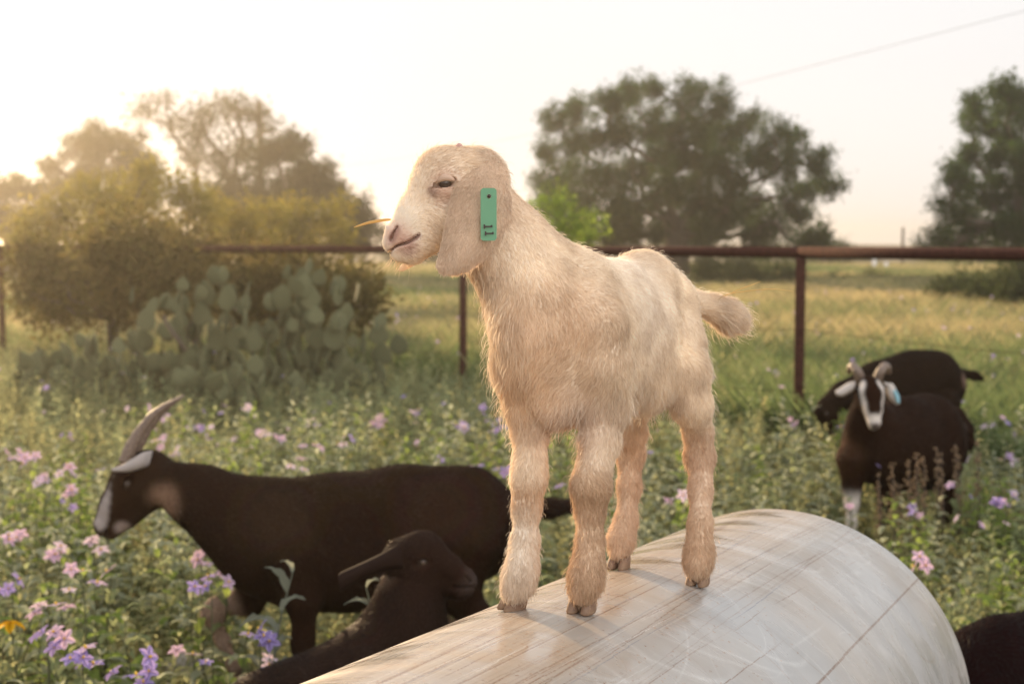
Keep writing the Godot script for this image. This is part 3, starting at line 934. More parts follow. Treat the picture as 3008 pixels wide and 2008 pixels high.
func grazing_goat() -> void:
	var o := thing("goat", "black-brown goat grazing with its head down behind the white-faced goat", "goat")
	var b := Blob.new()
	b.base = Color(0.017, 0.008, 0.004)
	b.cell = 0.014
	var d := 8.0
	b.run([n(2590, 1122, d - 0.05, 66), n(2680, 1108, d, 70), n(2745, 1108, d + 0.03, 68), n(2778, 1130, d + 0.05, 52)], 0.08)
	b.run([n(2580, 1160, d - 0.05, 68), n(2670, 1165, d, 72), n(2750, 1150, d + 0.03, 62)], 0.08)
	b.run([n(2425, 1192, d - 0.14, 27), n(2480, 1160, d - 0.1, 36), n(2550, 1135, d - 0.05, 52)], 0.06)
	for L in [[2560, -0.16, 2556], [2580, 0.1, 2590], [2775, -0.09, 2786], [2760, 0.14, 2760]]:
		b.run([n(L[0], 1190, d + L[1], 46), n(L[2], 1260, d + L[1], 24), n(L[2] + (18 if L[2] > 2700 else 0), 1300, d + L[1], 15), n(L[2], 1350, d + L[1], 11), n(L[2], 1382 - L[1] * 20, d + L[1], 13)], 0.03)
	b.run([n(2795, 1098, d + 0.06, 22), n(2830, 1097, d + 0.06, 12), n(2860, 1102, d + 0.06, 13), n(2884, 1112, d + 0.06, 8)], 0.02)
	b.paint = [[at(2808, 1120, d), 0.055, Color(0.30, 0.19, 0.14), 0.4], [at(2806, 1205, d), 0.05, Color(0.12, 0.065, 0.035), 0.6]]
	b.build()
	var f := frame(at(2400, 1176, d - 0.15), Vector3(0.30, -0.95, 0.1), Vector3(-0.95, -0.30, 0.1), 0.8 * 3.8 / FOCAL)
	b.cell = 0.009
	grown_head(b, f)
	b.paint = [[f * Vector3(260, -40, 0), 0.03, Color(0.08, 0.06, 0.05), 0.5]]
	b.build()
	finish(o, b, [[2420, 1220, 0, -1, 0.006], [2500, 1120, 1, -0.4, 0.013], [2650, 1050, 1, 0.1, 0.013], [2650, 1150, 0.4, 1, 0.012], [2790, 1150, 0.3, 1, 0.012]], 20000, 0.004)
	for s in [-1, 1]:
		var rows := ear_rows([[2412, 1186, 2418, 1200], [2398, 1196, 2404, 1212], [2386, 1212, 2390, 1220]], d - 0.15 - 0.08 * s, 0.01, 5)
		part("ear", sheet(rows, 5, 0.003), M.dark_ear, o)
	feet(o, [at(2556, 1396, d - 0.16), at(2590, 1392, d + 0.1), at(2786, 1394, d - 0.09), at(2760, 1390, d + 0.14)], Vector3(-1, 0, 0), 0.022)

func corner_goat() -> void:
	var o := thing("goat", "black goat's rounded back at the lower right corner beside the tank", "goat")
	var b := Blob.new()
	b.base = Color(0.013, 0.0075, 0.005)
	b.cell = 0.011
	var d := 2.95
	b.run([n(2860, 1950, d, 90), n(2940, 1945, d, 118), n(3060, 1930, d + 0.05, 118), n(3220, 1935, d + 0.15, 120), n(3380, 1960, d + 0.22, 105)], 0.06)
	b.run([n(2890, 2030, d, 100), n(3000, 2050, d, 130), n(3200, 2060, d + 0.15, 130), n(3360, 2050, d + 0.22, 115)], 0.06)
	b.run([n(2850, 1960, d, 70), n(2790, 2050, d + 0.02, 60), n(2760, 2150, d + 0.03, 50)], 0.05)
	for L in [[2900, -0.07, 2905], [2910, 0.1, 2915], [3340, 0.12, 3350], [3330, 0.30, 3340]]:
		b.run([n(L[0], 2080, d + L[1], 80), n(L[2], 2220, d + L[1], 40), n(L[2], 2350, d + L[1], 24), n(L[2], 2450, d + L[1], 20), n(L[2], 2530 - L[1] * 200, d + L[1], 22)], 0.03)
	b.build()
	var f := frame(at(2800, 2070, d), Vector3(-0.35, -0.93, 0.1), Vector3(-0.93, 0.35, 0.0), 0.7 * 3.8 / FOCAL)
	b.cell = 0.008
	grown_head(b, f)
	b.build()
	finish(o, b, [[2840, 1900, 0.5, -0.5, 0.012], [2950, 1840, 1, 0.2, 0.013], [3000, 1950, 0.5, 1, 0.012]], 35000, 0.0015)
	for s in [-1, 1]:
		var rows := ear_rows([[2790, 2060, 2800, 2090], [2750, 2100, 2765, 2140], [2735, 2170, 2742, 2180]], d - 0.07 * s, 0.01, 5)
		part("ear", sheet(rows, 5, 0.003), M.dark_ear, o)
	feet(o, [at(2905, 2560, d - 0.07), at(2915, 2530, d + 0.1), at(3350, 2520, d + 0.12), at(3340, 2490, d + 0.30)], Vector3(-1, 0, 0), 0.018)

# ---------------------------------------------------------------- ground, fence, tank
func ground_y(x: float, z: float) -> float:
	return 0.05 * sin(x * 0.31 + 1.0) * sin(z * 0.23) + 0.03 * sin(x * 0.9 + z * 0.7) + 0.6 * smoothstep(60.0, 220.0, -z) * sin(x * 0.012 + 0.5)

func ground() -> void:
	var st := start()
	var n := 96
	var grid := []
	for i in n + 1:
		var row := []
		var w := float(i) / n
		var z := 14.0 - 16.0 * w - 620.0 * pow(w, 3.2)
		for j in n + 1:
			var u := float(j) / n * 2.0 - 1.0
			var x := u * (24.0 + 420.0 * pow(absf(u), 2.2)) * (0.3 + 0.7 * w)
			row.append(Vector3(x, ground_y(x, z), z))
		grid.append(row)
	for i in n:
		for j in n:
			for v in [grid[i][j], grid[i + 1][j + 1], grid[i + 1][j], grid[i][j], grid[i][j + 1], grid[i + 1][j + 1]]:
				st.add_vertex(v)
	var o := part("ground", done(st), mottled(Color(0.085, 0.062, 0.038), Color(0.17, 0.135, 0.07), 0.012, 0.35, 1.0, 3.0), self)
	tag(o, "", "", "", "structure")

func pipe(called: String, a: Vector3, b: Vector3, r: float, parent: Node) -> void:
	var st := start()
	var pts := []
	var rad := []
	for i in 5:
		pts.append(a.lerp(b, i / 4.0))
		rad.append(r)
	tube(st, pts, rad, 16)
	part(called, done(st), M.rust, parent)

func fence() -> void:
	var o := thing("pipe_fence", "rusty brown pipe fence with one top rail crossing the pasture behind the goats", "fence")
	var posts := [Vector3(4.075, 0, -5.7), Vector3(1.823, 0, -9.0), Vector3(-0.424, 0, -12.3), Vector3(-5.31, 0, -14.8), Vector3(-10.6, 0, -17.2)]
	for i in posts.size():
		var p: Vector3 = posts[i]
		var g := ground_y(p.x, p.z)
		pipe("post", Vector3(p.x, g - 0.3, p.z), Vector3(p.x, 1.205, p.z), 0.033, o)
		if i < posts.size() - 1:
			var q: Vector3 = posts[i + 1]
			pipe("rail", Vector3(p.x, 1.235, p.z), Vector3(q.x, 1.235, q.z), 0.036, o)
			for h in [0.35, 0.75]:
				var st := start()
				var pts := []
				var rad := []
				for k in 13:
					var t := k / 12.0
					pts.append(p.lerp(q, t) + Vector3(0, h - 0.05 * sin(PI * t), 0.036))
					rad.append(0.0018)
				tube(st, pts, rad, 5)
				part("fence_wire", done(st), M.rust, o)

func tank_image() -> ImageTexture:
	# paint of the tank: pale grey, browned along the top, with long rusty scratches and white scuffs
	var w := 2048
	var h := 2048
	var big := FastNoiseLite.new(); big.seed = 11; big.frequency = 0.005; big.fractal_octaves = 5
	var streak := FastNoiseLite.new(); streak.seed = 12; streak.frequency = 0.03; streak.fractal_octaves = 5
	var a := big.get_image(w / 2, h / 2)
	var s := streak.get_image(w / 16, h / 2)
	s.resize(w / 2, h / 2, Image.INTERPOLATE_CUBIC)
	var da := a.get_data()
	var ds := s.get_data()
	var hw := w / 2
	var out := PackedByteArray()
	out.resize(hw * hw * 3)
	for y in hw:
		var top := exp(-pow((y - 500.0) / 75.0, 2.0))       # how near to the crown of the tank, where hooves tread
		var i := y * hw
		for x in hw:
			var m := da[i] / 255.0
			var g := ds[i] / 255.0
			var t := clampf((m - 0.40) * 0.6 + (g - 0.5) * 0.10 + top * 0.5, 0.0, 1.0)
			var fine := 1.0 + (g - 0.5) * 0.04
			out[i * 3] = int(clampf((164.0 - 1.0 * t) * fine, 0, 255))
			out[i * 3 + 1] = int(clampf((161.0 - 22.0 * t) * fine, 0, 255))
			out[i * 3 + 2] = int(clampf((157.0 - 43.0 * t) * fine, 0, 255))
			i += 1
	var img := Image.create_from_data(hw, hw, false, Image.FORMAT_RGB8, out)
	img.resize(w, h, Image.INTERPOLATE_BILINEAR)
	var r := RandomNumberGenerator.new()
	r.seed = 4
	for k in 540:          # long scratches along the tank
		var y := 985.0 + r.randfn(0.0, 115.0)
		var x := r.randf() * w
		var len_ := r.randf_range(40, 800)
		var slope := r.randf_range(-0.03, 0.03)
		var dark := pow(r.randf(), 1.4) * 0.85 + 0.08
		var col := Color(0.36, 0.22, 0.14).lerp(Color(0.33, 0.33, 0.38), 1.0 if r.randf() < 0.12 else 0.0)
		if r.randf() < 0.25: col = Color(0.82, 0.80, 0.77)
		for q in int(len_):
			var px := int(x + q) % w
			var py := int(y + slope * q + 1.5 * sin(q * 0.012))
			if py < 0 or py >= h or r.randf() < 0.15: continue
			img.set_pixel(px, py, img.get_pixel(px, py).lerp(col, dark * sin(PI * q / len_)))
	for e in [[930, 0.85, 2, 0.0], [1098, 0.5, 2, 0.01], [1180, 0.35, 1, -0.01], [1292, 0.75, 3, 0.0], [1068, 0.6, 2, 0.004], [890, 0.5, 2, -0.004]]:   # the weld seam and deep gouges
		for x in w:
			var py: int = e[0] + int(2.0 * sin(x * 0.003) + e[3] * x)
			for q in e[2]:
				if r.randf() < 0.12: continue
				img.set_pixel(x, py + q, img.get_pixel(x, py + q).lerp(Color(0.36, 0.23, 0.15), e[1] * r.randf_range(0.4, 1.0)))
	for k in 330:          # pale curved scuffs and dark scrapes round the tank
		var p := Vector2(r.randf() * w, 1090 + absf(r.randfn(0, 190)))
		var ang := r.randf_range(0, TAU) if r.randf() < 0.4 else PI / 2 + r.randfn(0, 0.25)
		var bend := r.randf_range(-0.014, 0.014)
		var len_ := r.randf_range(30, 260)
		var wide := r.randi_range(0, 6)
		var pale := r.randf() < 0.72
		var col := Color(0.88, 0.87, 0.85) if pale else Color(0.48, 0.36, 0.28)
		if not pale: wide = r.randi_range(0, 2)
		var amount := r.randf_range(0.12, 0.6)
		for q in int(len_):
			p += Vector2(cos(ang), sin(ang))
			ang += bend
			for j in range(-wide, wide + 1):
				var px := int(p.x - sin(ang) * j) % w
				var py := int(p.y + cos(ang) * j)
				if px < 0 or py < 0 or py >= h: continue
				img.set_pixel(px, py, img.get_pixel(px, py).lerp(col, 0.85 * amount * sin(PI * q / len_) * (1.0 - absf(j) / (wide + 1.0)) * r.randf_range(0.2, 1.0)))
	for k in 2200:         # specks of rust and dried mud
		var x := r.randi_range(3, w - 4)
		var y := clampi(int(1010 + r.randfn(0, 170)), 3, h - 4)
		var c := Color(0.42, 0.26, 0.16).lerp(Color(0.66, 0.48, 0.34), r.randf())
		for q in r.randi_range(1, 6):
			img.set_pixel(x + r.randi_range(-2, 2), y + r.randi_range(-1, 1), c)
	return ImageTexture.create_from_image(img)

func tank() -> void:
	# the axis runs away to the right and a little down; local x along it, local y up across it
	var u := Vector3(0.4077, -sin(PITCH) * 0.9131, -cos(PITCH) * 0.9131)
	var v := Vector3(0.9131, 0.4077 * sin(PITCH), 0.4077 * cos(PITCH))
	var w := Vector3(0, cos(PITCH), -sin(PITCH))
	var mid := 1.56
	var c := Vector3(0, 1.3, 0) + v * -0.568 + w * -0.595 + u * mid
	var o := thing("storage_tank", "scratched grey-white steel tank lying on its side under the standing kid", "tank", c)
	var r := 0.315
	var half := 0.80
	var st := SurfaceTool.new()
	st.begin(Mesh.PRIMITIVE_TRIANGLES)
	var prof := []            # [x, radius]
	for k in 9:
		var a := PI / 2 * k / 8.0
		prof.append([-half - 0.10 * cos(a), maxf(r * sin(a), 0.001)])
	for k in range(1, 12):
		prof.append([lerpf(-half, half, k / 12.0), r])
	for k in 17:
		var a := PI / 2 * k / 16.0
		prof.append([half + 0.10 * sin(a), maxf(r * cos(a), 0.001)])
	var seg := 128
	var dirs := Basis(u, w, v)
	for k in prof.size():
		for j in seg + 1:
			var a := TAU * j / seg + PI      # j = seg / 2 lies on the crown
			var rad := w * cos(a) + v * sin(a)
			var nx := 0.0
			var k0: int = max(k - 1, 0)
			var k1: int = min(k + 1, prof.size() - 1)
			var dx: float = prof[k1][0] - prof[k0][0]
			var dr: float = prof[k1][1] - prof[k0][1]
			st.set_normal((rad * dx - u * dr).normalized())
			st.set_uv(Vector2((prof[k][0] + 0.95) / 1.9, float(j) / seg))
			st.set_tangent(Plane(u, 1.0))
			st.add_vertex(u * prof[k][0] + rad * prof[k][1])
	for k in prof.size() - 1:
		for j in seg:
			var i0 := k * (seg + 1) + j
			var i1 := i0 + seg + 1
			for q in [i0, i1, i0 + 1, i0 + 1, i1, i1 + 1]:
				st.add_index(q)
	var m := mat(Color.WHITE, 0.42)
	m.albedo_texture = tank_image()
	m.metallic_specular = 0.5
	var hn := FastNoiseLite.new(); hn.seed = 2; hn.frequency = 0.02; hn.fractal_octaves = 5
	var ht := NoiseTexture2D.new(); ht.width = 1024; ht.height = 512; ht.noise = hn; ht.seamless = true
	m.heightmap_enabled = true
	m.heightmap_texture = ht
	m.heightmap_scale = 0.12
	m.roughness_texture = ht
	m.roughness = 0.62
	part("shell", st.commit(), m, o)
	# welded saddle feet that carry it
	for x in [-0.45, 0.45]:
		var p: Vector3 = c + u * x - w * (r - 0.004)
		var g := ground_y(p.x, p.z)
		for s in [-1, 1]:
			var ft := start()
			var a: Vector3 = p + v * 0.17 * s + w * 0.05
			tube(ft, [a - c, Vector3(a.x, g - 0.05, a.z) + v * 0.03 * s - c], [0.028, 0.028], 12)
			part("leg", done(ft), M.rust, o)
	# dry grass blade caught by the end of the tank, straws on the kid
	straw("dry blade of grass leaning against the end of the tank", [at(2790, 2010, 2.42), at(2812, 1975, 2.42), at(2832, 1936, 2.43)], 0.0022)
	straw("dry grass blade sticking out past the pale kid's nose", [at(1152, 645, 1.50), at(1125, 647, 1.50), at(1080, 655, 1.50), at(1040, 668, 1.50)], 0.0016)
	straw("thin curved straw caught on top of the pale kid's tail", [at(2100, 900, 1.835), at(2125, 868, 1.835), at(2200, 854, 1.85), at(2270, 849, 1.86), at(2332, 856, 1.87)], 0.0006)
	straw("thin pale straw with a seed husk rising from the kid's tail", [at(2125, 872, 1.84), at(2170, 850, 1.85), at(2210, 836, 1.87), at(2235, 826, 1.88)], 0.0006)

func straw(label: String, pts: Array, r: float) -> void:
	var st := start()
	var fine := []
	var rad := []
	for i in pts.size() - 1:
		for k in 4:
			var p0: Vector3 = pts[max(i - 1, 0)]
			var p3: Vector3 = pts[min(i + 2, pts.size() - 1)]
			fine.append((pts[i] as Vector3).cubic_interpolate(pts[i + 1], p0, p3, k / 4.0))
	fine.append(pts[-1])
	for i in fine.size():
		var t := float(i) / (fine.size() - 1)
		rad.append(r * (0.5 + 0.5 * sin(PI * minf(t * 1.1, 1.0))) if t < 0.95 else r * 0.15)
	tube(st, fine, rad, 6)
	var o := part("dry_straw", done(st), M.straw, self)
	tag(o, label, "dry straw")

# ---------------------------------------------------------------- trees, shrubs, cactus, far things
func leaf_cluster(count: int, leaf: float, aspect: float, seed_: int) -> ArrayMesh:
	# a sprig: small folded leaves spread through a unit ball
	var r := RandomNumberGenerator.new()
	r.seed = seed_
	var st := SurfaceTool.new()
	st.begin(Mesh.PRIMITIVE_TRIANGLES)
	for k in count:
		var p := Vector3(r.randfn(), r.randfn(), r.randfn()) * 0.42
		var d := (p + Vector3(r.randfn(), r.randfn(), r.randfn()) * 0.8).normalized()
		var s := d.cross(Vector3(r.randfn(), r.randfn(), r.randfn())).normalized()
		var l := leaf * r.randf_range(0.7, 1.3)
		var nn := s.cross(d)
		var tone := r.randf_range(0.75, 1.25)
		st.set_color(Color(tone, tone, tone * 0.95))
		var m := p + d * l * 0.45
		var q := [p, m + s * l * aspect + nn * l * 0.08, p + d * l, m - s * l * aspect + nn * l * 0.08]
		for o in [0, 2, 1, 0, 3, 2]:
			st.set_normal(((s if o == 1 else (-s if o == 3 else Vector3.ZERO)) * 0.3 + nn).normalized())
			st.add_vertex(q[o])
	return st.commit()

func limb(st: SurfaceTool, a: Vector3, b: Vector3, ra: float, rb: float, wob: float) -> Array:
	var pts := []
	var rad := []
	var k := 7
	for i in k:
		var t := float(i) / (k - 1)
		var j := Vector3(rng.randfn(), rng.randfn(), rng.randfn()) * wob * sin(PI * t)
		pts.append(a.lerp(b, t) + j + Vector3.UP * (a - b).length() * -0.06 * sin(PI * t))
		rad.append(lerpf(ra, rb, t))
	tube(st, pts, rad, 7, false)
	return pts

func tree(called: String, label: String, category: String, group: String, d: float, foot: Array, clumps: Array, colour: Color, per: float, size: float, spread: float, trunk_r: float, mesh: Mesh, drift := 0.0) -> Node3D:
	# clumps are [px, py, r px] round the outline; each has its own distance within the crown's depth
	var base := at(foot[0], foot[1], d)
	base.y = ground_y(base.x, base.z)
	var o := thing(called, label, category, base, group)
	var ts := start()
	var ls := start()
	var fork := at(foot[0], foot[1] - (foot[2] if foot.size() > 2 else 60), d)
	if fork.y < base.y + 0.3: fork.y = base.y + 0.3
	tube(ts, [Vector3(0, -0.2, 0), (fork - base) * 0.5 + Vector3(0.02, 0, 0.02), fork - base], [trunk_r * 1.3, trunk_r, trunk_r * 0.85], 10)
	part("trunk", done(ts), M.bark, o)
	var places := []
	var tints := []
	# every clump hangs on the limb of the nearest clump that lies nearer to the fork
	var spots := []
	for n in clumps.size():
		var dd := d + spread * sin(n * 2.4) + drift
		spots.append([at(clumps[n][0], clumps[n][1], dd) - base, clumps[n][2] * d / FOCAL])
	var f0 := fork - base
	spots.sort_custom(func(p, q): return p[0].distance_to(f0) < q[0].distance_to(f0))
	var parent := []
	var load_ := []
	for i in spots.size():
		var best := -1
		var reach: float = spots[i][0].distance_to(f0) * 0.9
		for j in i:
			var e: float = spots[i][0].distance_to(spots[j][0]) + 0.45 * spots[j][0].distance_to(f0)
			if e < reach:
				reach = e; best = j
		parent.append(best)
		load_.append(1.0)
	for i in range(spots.size() - 1, -1, -1):
		if parent[i] >= 0: load_[parent[i]] += load_[i]
	for i in spots.size():
		var p: Vector3 = spots[i][0]
		var r: float = spots[i][1]
		var from: Vector3 = f0 if parent[i] < 0 else spots[parent[i]][0]
		var thick := trunk_r * clampf(0.8 * sqrt(load_[i] / spots.size()), 0.07, 0.7)
		limb(ls, from, p, thick * 1.25, thick * 0.7, from.distance_to(p) * 0.045)
		for k in 5:
			var q := p + Vector3(rng.randfn(), rng.randfn(), rng.randfn()).normalized() * r * 0.9
			limb(ls, from.lerp(p, rng.randf_range(0.5, 1.0)), q, trunk_r * 0.06, trunk_r * 0.02, r * 0.08)
		var amount := int(per * r * r / (size * size))
		# sub-tufts give each clump its own ragged edge and gaps
		var tufts := []
		for k in 18:
			var dirr := Vector3(rng.randfn(), rng.randfn() * 0.8, rng.randfn()).normalized()
			tufts.append([dirr * r * rng.randf_range(0.3, 1.0), r * rng.randf_range(0.14, 0.34)])
		for k in amount:
			var tf = tufts[rng.randi() % 18]
			var q: Vector3 = p + tf[0] + Vector3(rng.randfn(), rng.randfn(), rng.randfn()) * tf[1] * 0.55
			if q.y + base.y < 0.1: continue
			var s := size * rng.randf_range(0.6, 1.3)
			places.append(Transform3D(Basis.from_euler(Vector3(rng.randf() * TAU, rng.randf() * TAU, rng.randf() * TAU)).scaled(Vector3.ONE * s), q))
			var tone := rng.randf_range(0.75, 1.25)
			tints.append(Color(colour.r * tone * rng.randf_range(0.9, 1.1), colour.g * tone, colour.b * tone))
	part("limb", done(ls), M.bark, o)
	var crown := scatter("crown", mesh, M.leaf, places, tints, o)
	crown.set_meta("kind", "stuff")
	return o

func trees() -> void:
	var sprig := leaf_cluster(24, 0.36, 0.26, 1)
	var fine := leaf_cluster(24, 0.42, 0.18, 2)
	var dark := Color(0.040, 0.072, 0.022)
	tree("oak_tree", "big round live oak with dark open crown behind the pale kid's back", "tree", "", 45.0, [1985, 790, 110],
		[[1630, 360, 55], [1700, 330, 60], [1780, 300, 60], [1860, 275, 62], [1912, 262, 45], [2000, 295, 60], [2040, 268, 50], [2110, 310, 60], [2200, 350, 50], [2150, 400, 70], [2270, 395, 60], [2330, 430, 60], [2400, 480, 60], [2440, 540, 48], [2370, 560, 60], [2290, 490, 60],
		[1620, 450, 50], [1700, 430, 70], [1800, 400, 80], [1900, 370, 80], [2000, 390, 80], [2060, 460, 70], [1640, 540, 70], [1740, 520, 80], [1850, 490, 80], [1950, 480, 70], [1620, 610, 60], [1720, 620, 90], [1830, 600, 80], [1930, 610, 80], [2050, 590, 80], [2150, 550, 50], [2180, 630, 60], [2100, 680, 70], [2260, 650, 50], [2340, 640, 60], [2400, 690, 50], [1980, 690, 90], [1850, 690, 90], [1750, 700, 80], [2260, 710, 60], [2390, 720, 50], [1640, 700, 60], [2060, 530, 60], [2140, 480, 60], [2210, 580, 60], [2225, 470, 60], [2120, 620, 60], [2060, 660, 70], [1960, 550, 70], [2300, 580, 50], [2200, 690, 60], [1680, 660, 60], [2090, 390, 60], [2010, 470, 60]],
		dark, 16.0, 0.28, 2.6, 0.42, sprig)
	tree("oak_tree", "dark leafy oak cut off by the right edge of the picture", "tree", "", 38.0, [3010, 800, 120],
		[[2870, 300, 45], [2850, 340, 30], [2960, 285, 65], [3010, 330, 80], [2900, 370, 60], [2980, 430, 90], [2860, 460, 60], [2800, 530, 55], [2880, 560, 80], [2980, 560, 100], [2790, 620, 60], [2860, 660, 80], [2960, 680, 90], [2740, 700, 50], [2800, 720, 50], [3060, 480, 110], [3080, 620, 120], [3150, 400, 110], [3180, 600, 120], [3250, 500, 110], [3270, 680, 110]],
		Color(0.046, 0.082, 0.022), 17.0, 0.26, 2.0, 0.36, sprig)
	tree("sparse_tree", "tall sparse tree with see-through crown above the yellow shrubs at left", "tree", "", 50.0, [620, 800, 200],
		[[425, 315, 48], [490, 292, 30], [585, 335, 55], [650, 325, 50], [700, 320, 52], [755, 340, 48], [500, 375, 45], [610, 400, 62], [715, 425, 55], [800, 375, 32], [670, 470, 70], [560, 470, 50], [770, 480, 50]],
		Color(0.05, 0.05, 0.02), 9.0, 0.32, 1.8, 0.22, fine)
	tree("broad_tree", "broad hazy tree left of the sparse tall tree", "tree", "", 47.0, [290, 800, 150],
		[[150, 492, 38], [230, 435, 58], [300, 412, 56], [370, 425, 56], [250, 510, 80], [380, 510, 80], [170, 560, 60], [320, 590, 80]],
		Color(0.05, 0.05, 0.02), 18.0, 0.30, 2.2, 0.26, sprig)
	tree("low_tree", "low dark tree at the far left edge", "tree", "", 44.0, [30, 820, 120],
		[[-60, 560, 80], [20, 555, 55], [80, 590, 58], [20, 650, 80], [-80, 660, 90], [110, 680, 70]],
		Color(0.05, 0.05, 0.02), 18.0, 0.30, 1.5, 0.22, sprig)
	tree("broad_tree", "dense dark tree sloping down to the pale kid's nose", "tree", "", 46.0, [890, 800, 150],
		[[800, 450, 55], [850, 440, 60], [905, 500, 72], [960, 560, 78], [1030, 625, 70], [1070, 670, 60], [850, 590, 110], [740, 590, 100], [930, 680, 90], [1040, 720, 60], [660, 600, 80], [790, 690, 100]],
		Color(0.045, 0.05, 0.02), 22.0, 0.30, 2.2, 0.3, sprig)
	# sunlit yellow-green brush this side of the trees
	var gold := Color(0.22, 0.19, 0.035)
	var brush := [["tall yellow-green shrub, highest of the brush at left", 22.0, 470, [[440, 520, 62], [400, 590, 80], [520, 590, 80], [470, 680, 100], [600, 620, 65], [350, 660, 80]], gold],
		["yellow-green shrub near the left edge behind the fence", 21.0, 230, [[200, 610, 75], [130, 660, 80], [290, 570, 72], [250, 680, 90], [60, 720, 60]], gold],
		["low yellow-green shrub reaching towards the kid's muzzle", 24.0, 860, [[640, 690, 70], [700, 730, 64], [700, 640, 70], [800, 660, 66], [890, 640, 50], [980, 640, 45], [1020, 605, 28], [760, 720, 70], [880, 720, 66], [990, 710, 55]], gold],
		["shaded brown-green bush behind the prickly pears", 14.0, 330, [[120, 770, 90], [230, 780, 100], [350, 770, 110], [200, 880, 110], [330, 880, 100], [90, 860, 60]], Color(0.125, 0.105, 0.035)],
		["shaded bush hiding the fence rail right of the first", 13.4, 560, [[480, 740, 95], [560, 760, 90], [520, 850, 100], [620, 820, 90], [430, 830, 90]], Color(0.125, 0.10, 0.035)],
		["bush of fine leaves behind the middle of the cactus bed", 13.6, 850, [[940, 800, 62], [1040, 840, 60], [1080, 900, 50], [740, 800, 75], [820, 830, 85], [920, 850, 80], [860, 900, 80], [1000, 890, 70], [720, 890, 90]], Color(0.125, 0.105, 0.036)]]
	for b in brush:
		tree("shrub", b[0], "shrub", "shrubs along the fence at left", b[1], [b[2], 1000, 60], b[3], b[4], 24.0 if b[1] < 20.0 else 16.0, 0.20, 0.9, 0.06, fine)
	tree("sapling", "bright lime-green backlit sapling just behind the pale kid's neck", "sapling", "", 17.0, [1660, 900, 150],
		[[1640, 590, 42], [1600, 620, 36], [1690, 655, 44], [1740, 665, 32], [1655, 690, 54], [1590, 680, 40], [1730, 710, 36]], Color(0.21, 0.30, 0.05), 11.0, 0.16, 0.3, 0.035, fine)
	var green := Color(0.075, 0.092, 0.032)
	var bushes := [["round green bush right of the kid's rump beyond the fence", 39.0, 2090, 850, [[2075, 800, 34], [2110, 800, 34], [2090, 830, 30]]], ["green bush between the kid's tail and the fence post", 38.0, 2200, 850, [[2180, 800, 36], [2215, 805, 34], [2190, 830, 32]]],
		["grey-green bush behind the right fence post", 37.0, 2310, 855, [[2300, 810, 32], [2330, 825, 30]]], ["low dark bush in the far field just right of the post", 42.0, 2480, 860, [[2460, 840, 20], [2490, 845, 22]]], ["low bush in the middle of the far field", 44.0, 2570, 850, [[2560, 830, 20], [2590, 836, 22]]], ["dark low bush in the far field, further right", 40.0, 2655, 875, [[2645, 850, 22], [2672, 856, 20]]],
		["dark bush at the right edge, leftmost of its row", 27.0, 2800, 910, [[2780, 850, 38], [2815, 860, 40], [2790, 890, 36]]], ["dark bush in the middle of the row at the right edge", 26.0, 2890, 925, [[2870, 860, 40], [2905, 860, 44], [2890, 895, 38]]], ["yellowish bush at the picture's right edge", 25.0, 2985, 935, [[2960, 850, 44], [3000, 840, 52], [2985, 895, 44], [3040, 870, 50]]],
		["low dark bush beyond the kid's tail", 33.0, 2225, 905, [[2215, 885, 20], [2240, 890, 18]]]]
	for b in bushes:
		for c in b[4]:
			c[1] -= 6
			c[2] *= 1.3
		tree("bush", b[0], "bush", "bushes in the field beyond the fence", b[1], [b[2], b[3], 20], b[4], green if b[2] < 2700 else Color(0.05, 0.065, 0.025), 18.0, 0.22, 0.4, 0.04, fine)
	# the far tree line
	var spots := [[2470, 742, 40, 82], [2540, 755, 30, 95], [2420, 735, 48, 78], [2350, 760, 34, 90], [2620, 764, 26, 105], [2700, 762, 28, 98], [2760, 748, 42, 84], [2840, 752, 40, 80], [2930, 756, 40, 82], [3010, 752, 44, 80], [1560, 755, 40, 85], [2240, 764, 34, 95], [2140, 768, 30, 100], [1180, 742, 48, 78], [1280, 752, 40, 84], [1420, 760, 36, 90]]
	spots.sort_custom(func(p, q): return p[0] < q[0])
	var order := ["first", "second", "third", "fourth", "fifth", "sixth", "seventh", "eighth", "ninth", "tenth", "eleventh", "twelfth", "thirteenth", "fourteenth", "fifteenth", "sixteenth"]
	for i in spots.size():
		var s = spots[i]
		tree("far_tree", "small hazy tree, %s from the left in the far tree line" % order[i], "tree", "trees of the far tree line", s[3], [s[0], 780, 10], [[s[0] - s[2] * 0.5, s[1], s[2] * 0.62], [s[0] + s[2] * 0.45, s[1] + 4, s[2] * 0.6], [s[0], s[1] - s[2] * 0.35, s[2] * 0.5], [s[0], s[1] + s[2] * 0.5, s[2] * 0.7]], Color(0.05, 0.07, 0.028), 26.0, 0.5, 1.5, 0.14, sprig)
	# utility pole and the wire that hangs past it
	var pd := 60.0
	var pt := at(763, 300, pd)
	var pole := thing("utility_pole", "tall dark utility pole standing among the trees at left", "utility pole", Vector3(pt.x, 0, pt.z))
	var ps := start()
	tube(ps, [Vector3(0, -0.5, 0), Vector3(0, pt.y * 0.6, 0), Vector3(0, pt.y, 0)], [0.17, 0.15, 0.12], 12)
	part("pole", done(ps), M.wood, pole)
	var cs := start()
	tube(cs, [Vector3(-0.5, pt.y - 0.5, 0.14), Vector3(0.5, pt.y - 0.5, 0.14)], [0.055, 0.055], 8)
	part("crossarm", done(cs), M.wood, pole)
	var ws := start()
	var wp := []
	var wr := []
	var w0 := at(500, 560, 72)
	var w1 := at(763, 508, 59.8)
	var w2 := at(3130, 2, 18.5)
	for k in 13:
		wp.append(w0.lerp(w1, k / 12.0)); wr.append(0.0034)
